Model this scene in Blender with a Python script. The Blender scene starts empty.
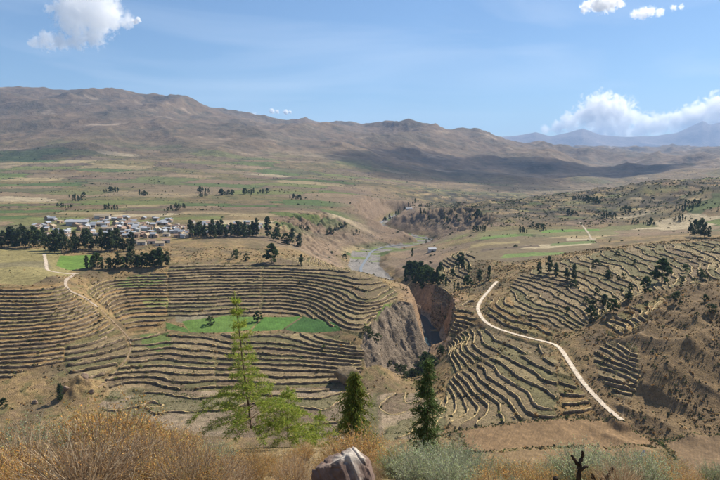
import bpy, bmesh, math, random
import numpy as np
from mathutils import Vector, Matrix
random.seed(7)
RNG = np.random.default_rng(7)
SC = bpy.context.scene
COL = SC.collection
R = math.radians

# ------------------------------------------------------------------ camera, sky, sun, exposure
FPX = 560.0                      # focal length in photo pixels (photo 720 x 480)
PITCH = math.atan(72.0 / FPX)    # horizon lies 72 px above the picture's centre
cam_d = bpy.data.cameras.new('camera')
cam = bpy.data.objects.new('camera', cam_d)
COL.objects.link(cam)
cam_d.sensor_width = 36.0
cam_d.lens = 36.0 * FPX / 720.0
cam_d.clip_start = 0.1
cam_d.clip_end = 80000
cam.location = (0, 0, 0)
cam.rotation_euler = (math.pi / 2 - PITCH, 0, 0)
SC.camera = cam

SUN_AZ, SUN_EL = 50.0, 46.0      # degrees right of the view direction, above the horizon
world = bpy.data.worlds.new('World')
SC.world = world
world.use_nodes = True
wn = world.node_tree
bg = wn.nodes['Background']
sky = wn.nodes.new('ShaderNodeTexSky')
sky.sky_type = 'NISHITA'
sky.sun_disc = False
sky.sun_elevation = R(SUN_EL)
sky.sun_rotation = R(SUN_AZ)
sky.altitude = 2500
sky.air_density = 1.5
sky.dust_density = 0.9
sky.ozone_density = 6.0
# faint high cirrus drawn out in streaks
_tc = wn.nodes.new('ShaderNodeTexCoord'); _mp = wn.nodes.new('ShaderNodeMapping'); _mp.inputs['Rotation'].default_value = (0, R(24), R(20)); _mp.inputs['Scale'].default_value = (1.1, 1.5, 7.0)
_cn = wn.nodes.new('ShaderNodeTexNoise'); _cn.inputs['Scale'].default_value = 1.6; _cn.inputs['Detail'].default_value = 6; _cn.inputs['Distortion'].default_value = .6
_cr = wn.nodes.new('ShaderNodeMapRange'); _cr.inputs['From Min'].default_value = .46; _cr.inputs['From Max'].default_value = .8; _cr.inputs['To Max'].default_value = .34
_mx = wn.nodes.new('ShaderNodeMix'); _mx.data_type = 'RGBA'; _mx.inputs[7].default_value = (9.5, 10.2, 11.0, 1)
wn.links.new(_tc.outputs['Generated'], _mp.inputs[0]); wn.links.new(_mp.outputs[0], _cn.inputs['Vector']); wn.links.new(_cn.outputs['Fac'], _cr.inputs['Value'])
wn.links.new(_cr.outputs[0], _mx.inputs[0]); wn.links.new(sky.outputs[0], _mx.inputs[6]); wn.links.new(_mx.outputs[2], bg.inputs[0])
bg.inputs[1].default_value = 0.075

sun_d = bpy.data.lights.new('sun', 'SUN')
sun_d.energy = 5.0
sun_d.angle = R(0.53)
sun_d.color = (1.0, 0.92, 0.79)
sun = bpy.data.objects.new('sun', sun_d)
COL.objects.link(sun)
SUN_DIR = Vector((math.sin(R(SUN_AZ)) * math.cos(R(SUN_EL)), math.cos(R(SUN_AZ)) * math.cos(R(SUN_EL)), math.sin(R(SUN_EL))))
sun.rotation_euler = SUN_DIR.to_track_quat('Z', 'Y').to_euler()
sun.location = (300, 300, 400)

SC.view_settings.view_transform = 'Standard'
SC.view_settings.look = 'None'
SC.view_settings.gamma = 1
SC.view_settings.exposure = 0.62
SC.cycles.volume_bounces = 20
SC.cycles.max_bounces = 20
SC.cycles.diffuse_bounces = 3
SC.cycles.volume_step_rate = 0.2

# ------------------------------------------------------------------ small helpers
def ray_uv(px, py):
    """photo pixel -> (x per metre forward, z per metre forward)"""
    a = (px - 360.0) / FPX
    b = (240.0 - py) / FPX
    c, s = math.cos(PITCH), math.sin(PITCH)
    den = c + b * s
    return a / den, (b * c - s) / den

def hash2(ix, iy, seed):
    n = (ix.astype(np.int64) * 374761393 + iy.astype(np.int64) * 668265263 + seed * 1442695041) & 0xFFFFFFFF
    n = ((n ^ (n >> 13)) * 1274126177) & 0xFFFFFFFF
    n = n ^ (n >> 16)
    return (n & 0xFFFFFF) / float(0xFFFFFF)

def noise2(x, y, seed=0):
    """smooth gradient noise, about -1..1"""
    x = np.asarray(x, float); y = np.asarray(y, float)
    ix = np.floor(x); iy = np.floor(y)
    fx = x - ix; fy = y - iy
    ux = fx * fx * fx * (fx * (fx * 6 - 15) + 10)
    uy = fy * fy * fy * (fy * (fy * 6 - 15) + 10)
    def g(dx, dy):
        a = hash2(ix + dx, iy + dy, seed) * 2 * math.pi
        return np.cos(a) * (fx - dx) + np.sin(a) * (fy - dy)
    n0 = g(0, 0) * (1 - ux) + g(1, 0) * ux
    n1 = g(0, 1) * (1 - ux) + g(1, 1) * ux
    return (n0 * (1 - uy) + n1 * uy) * 1.5

def fbm(x, y, octv=4, gain=0.5, seed=0):
    s = 0; a = 1.0; t = 0
    for o in range(octv):
        s = s + a * noise2(x, y, seed + o * 17); t += a
        x = np.asarray(x) * 2.03 + 11.3; y = np.asarray(y) * 2.03 - 7.1; a *= gain
    return s / t

def ridged(x, y, octv=5, gain=0.5, seed=0):
    s = 0; a = 1.0; t = 0; w = 1.0
    for o in range(octv):
        n = 1 - np.abs(noise2(x, y, seed + o * 13)) * 1.3
        n = np.clip(n, 0, 1) ** 2
        s = s + a * n * w; t += a
        w = np.clip(n * 1.4, 0, 1)
        x = np.asarray(x) * 2.07 + 3.3; y = np.asarray(y) * 2.07 + 9.7; a *= gain
    return s / t

def sstep(a, b, x):
    t = np.clip((x - a) / (b - a), 0, 1)
    return t * t * (3 - 2 * t)

def seg_dist(x, y, pts):
    """distance to a polyline; returns (distance, interpolated index position)"""
    best = np.full(np.shape(x), 1e9); pos = np.zeros(np.shape(x))
    for i in range(len(pts) - 1):
        ax, ay = pts[i][0], pts[i][1]; bx, by = pts[i + 1][0], pts[i + 1][1]
        dx, dy = bx - ax, by - ay
        L = dx * dx + dy * dy + 1e-9
        t = np.clip(((x - ax) * dx + (y - ay) * dy) / L, 0, 1)
        d = np.hypot(x - ax - t * dx, y - ay - t * dy)
        m = d < best
        best = np.where(m, d, best); pos = np.where(m, i + t, pos)
    return best, pos

def in_poly(x, y, poly):
    x = np.asarray(x, float); y = np.asarray(y, float)
    out = np.zeros(x.shape, bool)
    pa = np.asarray(poly); n = len(poly)
    bb = (x >= pa[:, 0].min()) & (x <= pa[:, 0].max()) & (y >= pa[:, 1].min()) & (y <= pa[:, 1].max())
    if not bb.any(): return out
    x = x[bb]; y = y[bb]
    r = np.zeros(x.shape, bool)
    for i in range(n):
        x0, y0 = poly[i]; x1, y1 = poly[(i + 1) % n]
        if y0 == y1: continue
        c = (y0 > y) != (y1 > y)
        r ^= c & (x < (x1 - x0) * (y - y0) / (y1 - y0) + x0)
    out[bb] = r
    return out

# ------------------------------------------------------------------ lie of the land: surveyed points
# (photo column, photo row, height relative to the eye) ; distance follows from the ray
ZP = [
 # far left column
 (0,404,-119),(0,385,-114),(0,340,-100),(0,310,-89),(0,285,-79),(0,275,-76.5),(0,250,-76),(0,235,-75),(0,228,-73),(0,215,-68),(0,200,-60),(0,190,-50),
 (60,402,-119),(60,380,-115),(60,330,-98),(60,300,-86),(60,278,-77),(60,262,-77),(60,245,-76),(60,228,-73),(60,215,-68),(60,200,-60),(60,190,-50),
 (120,402,-119.5),(120,380,-117),(120,342,-108),(120,320,-103),(120,305,-98),(120,290,-92.5),(120,276,-85.5),(120,267,-79.5),(120,258,-78),(120,245,-77),(120,228,-74),(120,215,-69),(120,200,-60),(120,190,-50),
 (170,412,-120),(170,387,-118.5),(170,360,-112.5),(170,335,-107),(170,322,-104.5),(170,305,-99),(170,290,-93),(170,275,-86),(170,263,-80),(170,250,-79.5),(170,228,-74),(170,215,-69),(170,200,-61),(170,190,-51),
 (240,432,-120.5),(240,390,-118.5),(240,360,-112),(240,333,-105.5),(240,316,-104.3),(240,303,-99),(240,288,-93),(240,274,-86),(240,262,-80.6),(240,248,-80),(240,228,-76),(240,215,-70),(240,200,-62),(240,190,-52),
 (300,432,-120.5),(300,390,-118.5),(300,360,-112),(300,334,-105.5),(300,318,-104.5),(300,303,-99),(300,288,-93),(300,274,-86),(300,263,-81),(300,248,-83),(300,228,-77),(300,215,-71),(300,200,-62),(300,190,-52),
 (345,405,-120.5),(345,392,-119.5),(345,374,-115),(345,352,-107),(345,337,-101.8),(345,318,-97),(345,296,-90.5),(345,280,-86),(345,267,-81.5),
 (372,395,-122),(372,338,-100.5),(372,320,-94.3),(372,300,-88.8),(372,285,-86.5),(372,276,-83.5),
 (398,396,-123),(398,297,-92.5),(405,304,-94),(405,330,-108.5),(405,350,-119.5),(405,368,-128.5),(385,312,-95.5),(385,335,-108),(385,355,-118.5),(385,372,-126),(420,309,-97),(420,335,-112),(420,355,-123),(420,367,-129),
 (434,358,-127.5),(432,374,-126),(428,390,-124.5),(410,385,-126),(440,395,-122),
 (335,245,-104),(335,228,-80),(335,215,-73),(335,205,-66),
 (350,264,-116),(372,251,-116),(372,235,-108),(372,215,-80),(372,205,-68),(372,195,-58),
 (400,262,-114),(400,248,-115),(400,235,-111),(400,222,-104),(400,210,-92),(400,200,-70),
 (405,285,-108),(425,262,-106),(425,246,-114),(425,235,-100),(425,215,-78),(425,206,-70),
 (458,430,-116),(458,402,-119),(458,375,-114),(458,345,-108),(458,320,-104),(458,300,-101.5),(458,285,-100),(458,270,-98),(458,255,-93),(458,240,-91),(458,228,-86),(458,212,-70),(458,205,-66),
 (480,445,-114),(480,428,-114),(480,410,-116),(480,385,-112.5),(480,350,-107),(480,325,-104),(480,305,-102.5),(480,290,-100),(480,275,-96),(480,262,-90),(480,240,-88.5),(480,228,-86),(480,212,-72),(480,204,-66),
 (510,450,-113.5),(510,427,-113),(510,395,-110.5),(510,365,-107),(510,340,-103.5),(510,333,-102.8),(510,322,-99),(510,300,-95),(510,280,-91),(510,265,-88),(510,250,-87.5),(510,228,-85.5),(510,215,-74),(510,202,-65),
 (545,460,-113),(545,425,-112.5),(545,405,-108),(545,370,-104.5),(545,344,-102.2),(545,335,-100),(545,315,-96),(545,290,-91),(545,270,-86.5),(545,262,-85.5),(545,245,-86),(545,228,-84.5),(545,215,-76),(545,198,-62),
 (600,460,-113),(600,424,-112.3),(600,402,-108.5),(600,380,-103.5),(600,350,-97.5),(600,330,-92),(600,310,-89),(600,290,-86),(600,270,-82.5),(600,252,-79.5),(600,228,-83),(600,212,-74),(600,190,-48),
 (660,460,-113),(660,432,-112),(660,405,-106.8),(660,380,-99),(660,350,-91),(660,325,-85.5),(660,300,-81),(660,280,-79.5),(660,262,-77),(660,242,-74),(660,226,-80),(660,205,-62),(660,181,-24),
 (720,460,-113),(720,436,-110.5),(720,405,-104),(720,375,-95),(720,340,-84),(720,310,-76),(720,286,-71),(720,270,-71.5),(720,250,-70),(720,234,-67),(720,222,-72),(720,200,-52),(720,173,-8),
]
# (photo column, photo row, forward distance) for slopes at and above the eye's level
DP = [
 (0,170,1900),(0,150,2450),(0,130,3000),(0,110,3600),(0,93,4500),(0,115,6500),
 (60,170,1900),(60,150,2450),(60,130,3000),(60,110,3600),(60,92,4500),(60,115,6500),
 (120,170,1900),(120,150,2500),(120,130,3050),(120,112,3700),(120,96,4500),(120,118,6500),
 (180,170,1900),(180,150,2500),(180,130,3100),(180,114,3800),(180,102,4500),(180,122,6500),
 (230,172,1900),(230,152,2550),(230,132,3200),(230,120,3800),(230,111,4500),(230,128,6500),
 (290,175,1900),(290,155,2600),(290,140,3300),(290,123.5,4400),(290,137,6500),
 (340,185,1600),(340,175,2000),(340,155,2900),(340,138,3700),(340,123,4700),(340,137,6500),
 (400,187,1700),(400,175,2300),(400,155,3200),(400,140,4000),(400,127,4900),(400,140,7000),
 (440,208,1500),(440,186,2000),(440,170,2700),(440,152,3700),(440,131,5000),(440,145,7000),
 (480,208,1500),(480,190,2000),(480,172,2700),(480,155,3700),(480,135,5000),(480,148,7000),
 (520,204,1500),(520,190,2100),(520,172,2900),(520,155,3900),(520,146,5000),(520,149,7000),
 (560,200,1600),(560,189,2300),(560,175,3000),(560,160,4300),(560,152,6500),(560,149,8000),
 (610,195,1600),(610,187,2300),(610,176,3100),(610,160,4500),(610,153,6500),(610,149,8000),
 (660,187,1600),(660,178,2400),(660,170,3200),(660,159,4500),(660,152,6500),(660,148,8000),
 (720,181,1600),(720,172,2400),(720,166,3200),(720,157,4500),(720,150,6500),(720,147,8000),
]
# (photo column, forward distance, height) near hillside and hidden ground
NP = []
for px, side in ((0,0),(90,0),(180,0),(250,1),(320,1),(390,1),(460,2),(540,2),(630,2),(720,2)):
    for D, zs in ((1.0,(-1.9,-1.9,-1.9)),(2.0,(-2.0,-2.0,-2.0)),(3.0,(-2.2,-2.2,-2.2)),(4.5,(-2.85,-2.9,-2.9)),
                  (6.5,(-3.85,-3.9,-4.0)),(10,(-5.65,-5.65,-6.1)),(14,(-7.5,-7.35,-8.6)),(22,(-11.8,-12.2,-13.5)),
                  (40,(-22.5,-23.5,-25)),(100,(-60,-61,-63)),(175,(-104,-105,-106))):
        NP.append((px, D, zs[side]))
NP += [(250,235,-121),(180,240,-121),(90,245,-121),(0,250,-121),(320,235,-121.5),(390,235,-121.5),(430,240,-120),
       (345,520,-102),(372,500,-108),(345,600,-114),(390,560,-112),(300,560,-84),(430,560,-108),
       (660,700,-80),(720,690,-74),(600,700,-82)]

def ctrl():
    P = []
    for px, py, z in ZP:
        u, t = ray_uv(px, py); P.append((u, math.log(z / t), t))
    for px, py, D in DP:
        u, t = ray_uv(px, py); P.append((u, math.log(D), t))
    for px, D, z in NP:
        P.append(((px - 360) / FPX, math.log(D), z / D))
    ul = -360 / FPX
    ex = []
    for u, v, t in P:
        if u < ul + 0.03: ex += [(u - 0.22, v, t), (u - 0.62, v, t)]
        if u > -ul - 0.03: ex += [(u + 0.22, v, t + 0.012), (u + 0.62, v, t + 0.03)]
    return np.array(P + ex)

_P = ctrl()
def _fit():
    U = _P[:, :2]
    n = len(U)
    d = np.sqrt(((U[:, None, :] - U[None, :, :]) ** 2).sum(-1))
    A = np.zeros((n + 3, n + 3))
    A[:n, :n] = d - 0.004 * np.eye(n)
    A[:n, n] = 1; A[n, :n] = 1
    A[:n, n + 1:] = U; A[n + 1:, :n] = U.T
    return np.linalg.solve(A, np.concatenate([_P[:, 2], np.zeros(3)]))
_W = _fit()
GU = np.linspace(-1.25, 1.25, 460)
GV = np.linspace(0.0, math.log(9600), 780)
def _grid():
    uu, vv = np.meshgrid(GU, GV)
    q = np.stack([uu.ravel(), vv.ravel()], 1)
    out = np.empty(len(q)); n = len(_P)
    for i in range(0, len(q), 20000):
        s = q[i:i + 20000]
        d = np.sqrt((s[:, None, 0] - _P[None, :, 0]) ** 2 + (s[:, None, 1] - _P[None, :, 1]) ** 2)
        out[i:i + 20000] = d @ _W[:n] + _W[n] + s @ _W[n + 1:]
    g = out.reshape(uu.shape)
    k = np.exp(-0.5 * (np.arange(-5, 6) / 1.6) ** 2); k /= k.sum()
    for ax in (0, 1):
        p = np.pad(g, [(5, 5) if a == ax else (0, 0) for a in (0, 1)], mode='edge')
        g = sum(k[j] * (p[j:j + g.shape[0], :] if ax == 0 else p[:, j:j + g.shape[1]]) for j in range(11))
    return g
TG = _grid()
def tlookup(u, v):
    fu = np.clip((u - GU[0]) / (GU[1] - GU[0]), 0, len(GU) - 1.001)
    fv = np.clip((v - GV[0]) / (GV[1] - GV[0]), 0, len(GV) - 1.001)
    iu = fu.astype(int); iv = fv.astype(int); a = fu - iu; b = fv - iv
    return (TG[iv, iu] * (1 - a) + TG[iv, iu + 1] * a) * (1 - b) + (TG[iv + 1, iu] * (1 - a) + TG[iv + 1, iu + 1] * a) * b

THM = R(50)
def polar(x, y):
    th = np.arctan2(x, y); rr = np.hypot(x, y)
    tc = np.clip(th, -THM, THM)
    return th, np.tan(tc), np.maximum(rr * np.cos(tc), 0.5)

def z_base(x, y):
    th, u, D = polar(x, y)
    z = D * tlookup(u, np.log(D))
    back = sstep(R(70), R(120), np.abs(th))
    return z * (1 - back) + back * (-1.6 + 0.06 * np.hypot(x, y))

def P(px, py, dmin=150.0, dmax=9000.0):
    """where the ray through a photo pixel meets the smooth land"""
    u, t = ray_uv(px, py)
    D = np.exp(np.linspace(math.log(dmin), math.log(dmax), 4000))
    z = z_base(u * D, D)
    hit = np.nonzero(z >= t * D)[0]
    i = hit[0] if len(hit) else len(D) - 1
    return (u * D[i], D[i])
def PL(pts, **k): return [P(a, b, **k) for a, b in pts]

# river: (x, y, height, half width of the bed, steepness of the banks)
def _rv(px, D, z, w, s): return ((px - 360) / FPX * D, D, z, w, s)
RIVER = [_rv(437,376,-131,3.0,2.4), _rv(437,384,-131,5,3.2), _rv(437,400,-130.5,6,3.2), _rv(434,432,-129.5,6.5,3.2), _rv(422,462,-128,7,2.6), _rv(397,505,-125.5,9,1.4),
         _rv(380,580,-122,16,0.6), _rv(364,670,-118.5,17,0.42), _rv(366,770,-117.4,18,0.4), _rv(398,830,-116.6,17,0.4), _rv(432,860,-115.8,16,0.45), _rv(420,930,-114.5,9,0.5),
         _rv(392,980,-113,8,0.7), _rv(380,1090,-110,8,0.8), _rv(398,1250,-104,7,0.8)]
# the pale road on the right slope
ROAD_PX = [(497,281),(489,291),(481,301),(478,309),(483,320),(495,328),(510,333),(530,338.5),(548,343),(558,347),(566,357),(574,370),(584,384),(598,400),(612,413),(622,421)]
ROAD = PL(ROAD_PX)
def smooth_line(pts, n=4):
    p = np.array(pts, float); out = []
    for i in range(len(p) - 1):
        p0 = p[max(i - 1, 0)]; p1 = p[i]; p2 = p[i + 1]; p3 = p[min(i + 2, len(p) - 1)]
        for k in range(n):
            t = k / n
            out.append(0.5 * ((2 * p1) + (-p0 + p2) * t + (2 * p0 - 5 * p1 + 4 * p2 - p3) * t * t + (-p0 + 3 * p1 - 3 * p2 + p3) * t ** 3))
    out.append(p[-1]); return np.array(out)
ROADS = smooth_line(ROAD, 5)
ROADZ = z_base(ROADS[:, 0], ROADS[:, 1])
_k = np.ones(7) / 7
ROADZ = np.convolve(np.pad(ROADZ, 3, mode='edge'), _k, mode='valid') + 0.2
# spurs of the right-hand slope: crest lines with (amplitude, width)
SPURS = [(PL([(718,286),(690,301),(662,320),(640,345),(628,372)]), 5.0, 12),
         (PL([(668,293),(640,302),(615,314),(598,325)]), 3.5, 11),
         (PL([(720,335),(694,350),(668,372),(652,400)]), 5.0, 11),
         (PL([(745,300),(712,318),(684,336)]), 4.5, 10)]
KNOLL = P(78, 392)

def z_smooth(x, y):
    x = np.asarray(x, float); y = np.asarray(y, float)
    th, u, D = polar(x, y)
    z = z_base(x, y)
    # fine unevenness everywhere
    z = z + 0.10 * fbm(x / 2.3, y / 2.3, 3, seed=5) * sstep(2, 12, D) * (1 - sstep(60, 400, D))
    z = z + 1.3 * fbm(x / 34, y / 34, 3, seed=9) * sstep(120, 240, D)
    # spurs
    for ln, amp, w in SPURS:
        d, ps = seg_dist(x, y, ln)
        z = z + 1.6 * amp * np.sin(math.pi * np.clip(ps / (len(ln) - 1), .0, 1)) ** .8 * np.exp(-d / (.8 * w)) * (1 + 0.2 * noise2(x / 14, y / 14, 3))
    sl = sstep(0.40, 0.48, u) * sstep(200, 235, D) * (1 - sstep(330, 380, D))
    z = z + sl * (3.0 * (ridged((.8 * x + .6 * y) / 22, (.8 * y - .6 * x) / 120, 2, .35, seed=21) - 0.45) + .8 * fbm(x / 7, y / 7, 3, seed=23))
    d = np.hypot(x - KNOLL[0], y - KNOLL[1])
    z = z + 6.5 * np.exp(-(d / 8.5) ** 2) * (1 + 0.5 * noise2(x / 4, y / 4, 8))
    # far hills and mountains
    m = sstep(820, 1150, D) * (1 - sstep(1500, 2100, D)) * sstep(0.02, 0.12, u)
    z = z + m * 16 * (ridged(x / 190, y / 190, 4, seed=31) - 0.45)
    m = sstep(1500, 3000, D)
    wx = x + 180 * fbm(x / 700, y / 700, 2, seed=51); wy = y + 180 * fbm(x / 700, y / 700, 2, seed=52)
    z = z + m * (0.032 * np.minimum(D, 4200)) * (ridged(wx / 1300, wy / 1300, 6, 0.44, seed=41) - 0.42)
    z = z + m * 0.006 * D * fbm(x / 260, y / 260, 4, 0.5, seed=43)
    # river gorge
    near = (y > 250) & (y < 1500) & (np.abs(x) < 420)
    if near.any():
        xn, yn = x[near], y[near]
        d, pos = seg_dist(xn, yn, RIVER)
        i = np.minimum(pos.astype(int), len(RIVER) - 2); f = pos - i
        A = np.array(RIVER)
        zr = A[i, 2] * (1 - f) + A[i + 1, 2] * f
        w = A[i, 3] * (1 - f) + A[i + 1, 3] * f
        s = A[i, 4] * (1 - f) + A[i + 1, 4] * f
        rough = 1 + 0.30 * fbm(xn / 9, yn / 9, 4, seed=61)
        dd = np.maximum(d - w * (1 + 0.25 * noise2(xn / 14, yn / 14, 64)), 0)
        zg = zr + s * dd * rough + 0.4 * noise2(xn / 5, yn / 5, 66) * (dd > 0)
        z[near] = np.minimum(z[near], zg)
    return z

# bluff beside the gorge: craggy rock
BLUFF = PL([(398,300),(420,306),(430,322),(431,345),(424,366),(392,372),(366,368),(360,345),(372,322),(385,308)])
BLUFFC = np.mean(np.array(BLUFF), 0)

_rock_cache = {}
def z_land(x, y):
    x = np.asarray(x, float); y = np.asarray(y, float)
    z = z_smooth(x, y)
    b = in_poly(x, y, BLUFF)
    if b.any():
        z[b] += 2.2 * np.floor(3 * noise2(x[b] / 7, y[b] / 11, 74)) / 3 + 4.6 * (ridged((x[b] + .5 * y[b]) / 17, (y[b] - .4 * x[b]) / 30, 5, 0.55, seed=71) - 0.42) + 1.5 * fbm(x[b] / 5, y[b] / 5, 4, .6, seed=73)
    # terraces
    tw = twarp(x, y)
    for T in TERR:
        m = tmask(T, x, y, tw)
        if m.any():
            F = terr_F(T, x[m], y[m], z[m])
            k = np.floor(F); fr = F - k
            z[m] = T['h'] * (k + 0.5 + 0.10 * (fr - 0.5) - T['ph']) + 0.05 * noise2(x[m] / 1.7, y[m] / 1.7, 77)
    # road bench
    near = (y > 200) & (y < 520) & (x > 30) & (x < 160)
    if near.any():
        d, pos = seg_dist(x[near], y[near], ROADS)
        i = np.minimum(pos.astype(int), len(ROADS) - 2); f = pos - i
        zr = ROADZ[i] * (1 - f) + ROADZ[i + 1] * f
        w = 1 - sstep(2.2, 6.0, d)
        z[near] = z[near] * (1 - w) + (zr - 0.15) * w
    return z

TERR = []
def twarp(x, y):
    xw = np.array(x, float); yw = np.array(y, float)
    k = (yw > 200) & (yw < 680) & (np.abs(xw) < 420)
    a, b = xw[k], yw[k]
    xw[k] = a + 2.6 * fbm(b / 13, a / 40, 2, seed=85); yw[k] = b + 2.2 * fbm(a / 13, b / 40, 2, seed=86)
    return xw, yw
def tmask(T, x, y, w=None):
    w = w or twarp(x, y)
    return in_poly(w[0], w[1], T['poly'])
def terr_F(T, x, y, z):
    zz = z + T['wob'] * fbm(x / T['wl'] + 3.1 * T['nid'], y / T['wl'], 2, seed=80)
    return zz / T['h'] + T['ph']
def terr(px, h, ph, desc, wob=0.8, wl=22, kind='tan', nid=None):
    TERR.append(dict(id=len(TERR), nid=len(TERR) if nid is None else nid, poly=PL(px), h=h, ph=ph, desc=desc, wob=wob, wl=wl, kind=kind))
terr([(-60,290),(20,287),(62,284),(78,300),(100,312),(124,334),(96,338),(66,346),(66,364),(30,371),(0,380),(-60,388)], 1.4, .1, "the left edge's slope", 1.0, 34, 'dry')
terr([(66,346),(96,338),(124,334),(129,346),(122,362),(106,376),(98,382),(72,381),(66,368)], 1.9, .4, 'the fan-shaped plot beside the pale gully', .3, 40)
terr([(92,278),(168,272),(168,318),(150,330),(130,332),(112,312),(86,294)], 1.35, .0, 'the flight below the front grove', .7, 34, 'dry', nid=3)
terr([(168,263),(262,263),(262,315),(168,318)], 1.35, .0, "the bowl's left half", .7, 34, nid=3)
terr([(262,263),(350,267),(376,277),(397,293),(396,302),(384,312),(374,326),(362,340),(338,330),(300,316),(262,315)], 1.35, .08, "the bowl's right half", .7, 34, nid=3)
terr([(128,335),(150,332),(215,334),(216,390),(110,391),(104,380),(124,364),(131,348)], 1.28, .2, 'the steps under the green wedge', 1.3, 40, nid=5)
terr([(216,334),(300,332),(352,342),(366,352),(360,374),(330,388),(216,390)], 1.28, .25, 'the steps below the green field', 1.3, 40, nid=5)
terr([(110,391),(330,389),(356,395),(420,392),(446,402),(446,432),(300,440),(180,436),(100,408)], 0.9, .5, 'the flat plots behind the conifers', .25, 60, 'plot')
terr([(444,398),(452,378),(474,366),(500,356),(540,356),(556,362),(560,385),(556,420),(500,424),(462,429),(446,425)], 1.45, .15, 'the steep S-shaped flight above the ploughed field', .7, 18)
terr([(446,345),(470,328),(500,334),(540,345),(556,352),(538,356),(500,355),(470,366),(452,376)], 1.5, .6, 'the scrubby flight below the road bend', .6, 22)
terr([(512,282),(545,264),(600,252),(640,246),(690,243),(740,241),(740,275),(670,290),(640,301),(600,322),(575,330),(548,326),(520,318),(508,300)], 1.15, .3, 'the hillside above the road', .7, 44)
terr([(592,352),(612,346),(636,352),(640,380),(630,400),(614,396),(600,378)], 1.5, .1, 'the plot between road and footpath', .5, 18)
terr([(430,292),(440,262),(456,252),(476,254),(474,270),(462,284),(448,296)], 1.7, .2, 'the small flight beyond the footbridge', .6, 22)

terr([(486,300),(508,297),(520,318),(548,328),(556,340),(530,335),(507,329),(488,319)], 1.5, .2, 'the slope just above the road bend', .6, 24, 'dry')
terr([(561,362),(567,367),(580,390),(595,407),(598,414),(564,417),(559,400)], 1.4, .5, 'the strip between the S-shaped flight and the road', .5, 22, 'dry')
terr([(454,302),(475,298),(475,312),(482,325),(470,326),(450,340),(447,322)], 1.8, .4, 'the gorge rim below the road', .6, 20, 'dry')
terr([(602,327),(640,307),(666,297),(662,312),(640,337),(612,342)], 1.6, .1, 'the hollow behind the near spur', .6, 26, 'dry')

# ------------------------------------------------------------------ land cover (colour of the soil and plants themselves)
TAN = (.215,.16,.088); DRY = (.27,.185,.085); BROWN = (.20,.135,.085); GREEN = (.10,.20,.025); OLIVE = (.11,.11,.042)
ROCK = (.22,.155,.105); SCRUB = (.14,.105,.058); STRAW = (.42,.33,.19); GRAVEL = (.235,.215,.19); DGREEN = (.06,.10,.03); PLOUGH=(.19,.122,.062)
COVER = []   # polygon, colour, noise share
def cover(px, c, **k): COVER.append((PL(px, **k), np.array(c), k))
def noisef(c, n): return c
cover([(-60,250),(60,248),(64,262),(72,276),(30,285),(-60,284)], (.25,.21,.09))
cover([(-60,266),(48,262),(52,268),(-60,274)], (.20,.17,.09))
cover([(176,316),(214,314),(205,326),(176,322)], (.22,.19,.12))
cover([(165,322),(186,328),(190,333),(166,328)], (.09,.15,.035))
cover([(140,334),(168,332),(172,344),(158,352),(142,346)], (.12,.155,.045))
cover([(382,306),(394,302),(392,312),(378,328),(370,334),(366,326)], (.14,.20,.045))
cover([(130,276),(166,274),(166,284),(110,286)], (.13,.17,.05))
cover([(140,298),(168,298),(168,308),(146,308)], (.22,.22,.07))
FIELD_REGIONS = {}

def voronoi_cells(x, y, size, seed, stretch=1.0, ang=0.0):
    c, s = math.cos(ang), math.sin(ang)
    a = (x * c + y * s) / (size * stretch); b = (-x * s + y * c) / size
    ia = np.floor(a); ib = np.floor(b)
    best = np.full(x.shape, 9.0); second = np.full(x.shape, 9.0); h = np.zeros(x.shape)
    for da in (-1, 0, 1):
        for db in (-1, 0, 1):
            ja = ia + da; jb = ib + db
            cx = ja + 0.5 + 0.7 * (hash2(ja, jb, seed) - 0.5); cy = jb + 0.5 + 0.7 * (hash2(ja, jb, seed + 1) - 0.5)
            d = np.maximum(np.abs(a - cx), np.abs(b - cy)) + 0.15 * np.hypot(a - cx, b - cy)
            m = d < best
            second = np.where(m, best, np.minimum(second, d)); best = np.where(m, d, best)
            h = np.where(m, hash2(ja, jb, seed + 2), h)
    return h, second - best

PAL = np.array([(.12,.15,.05),(.17,.18,.06),(.26,.19,.11),(.22,.155,.095),(.17,.125,.08),(.32,.25,.13),(.17,.165,.065),(.13,.16,.045),(.22,.165,.095),(.19,.145,.08),(.42,.34,.21),(.14,.13,.065),(.175,.13,.08),(.10,.14,.045),(.14,.15,.055)])

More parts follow.
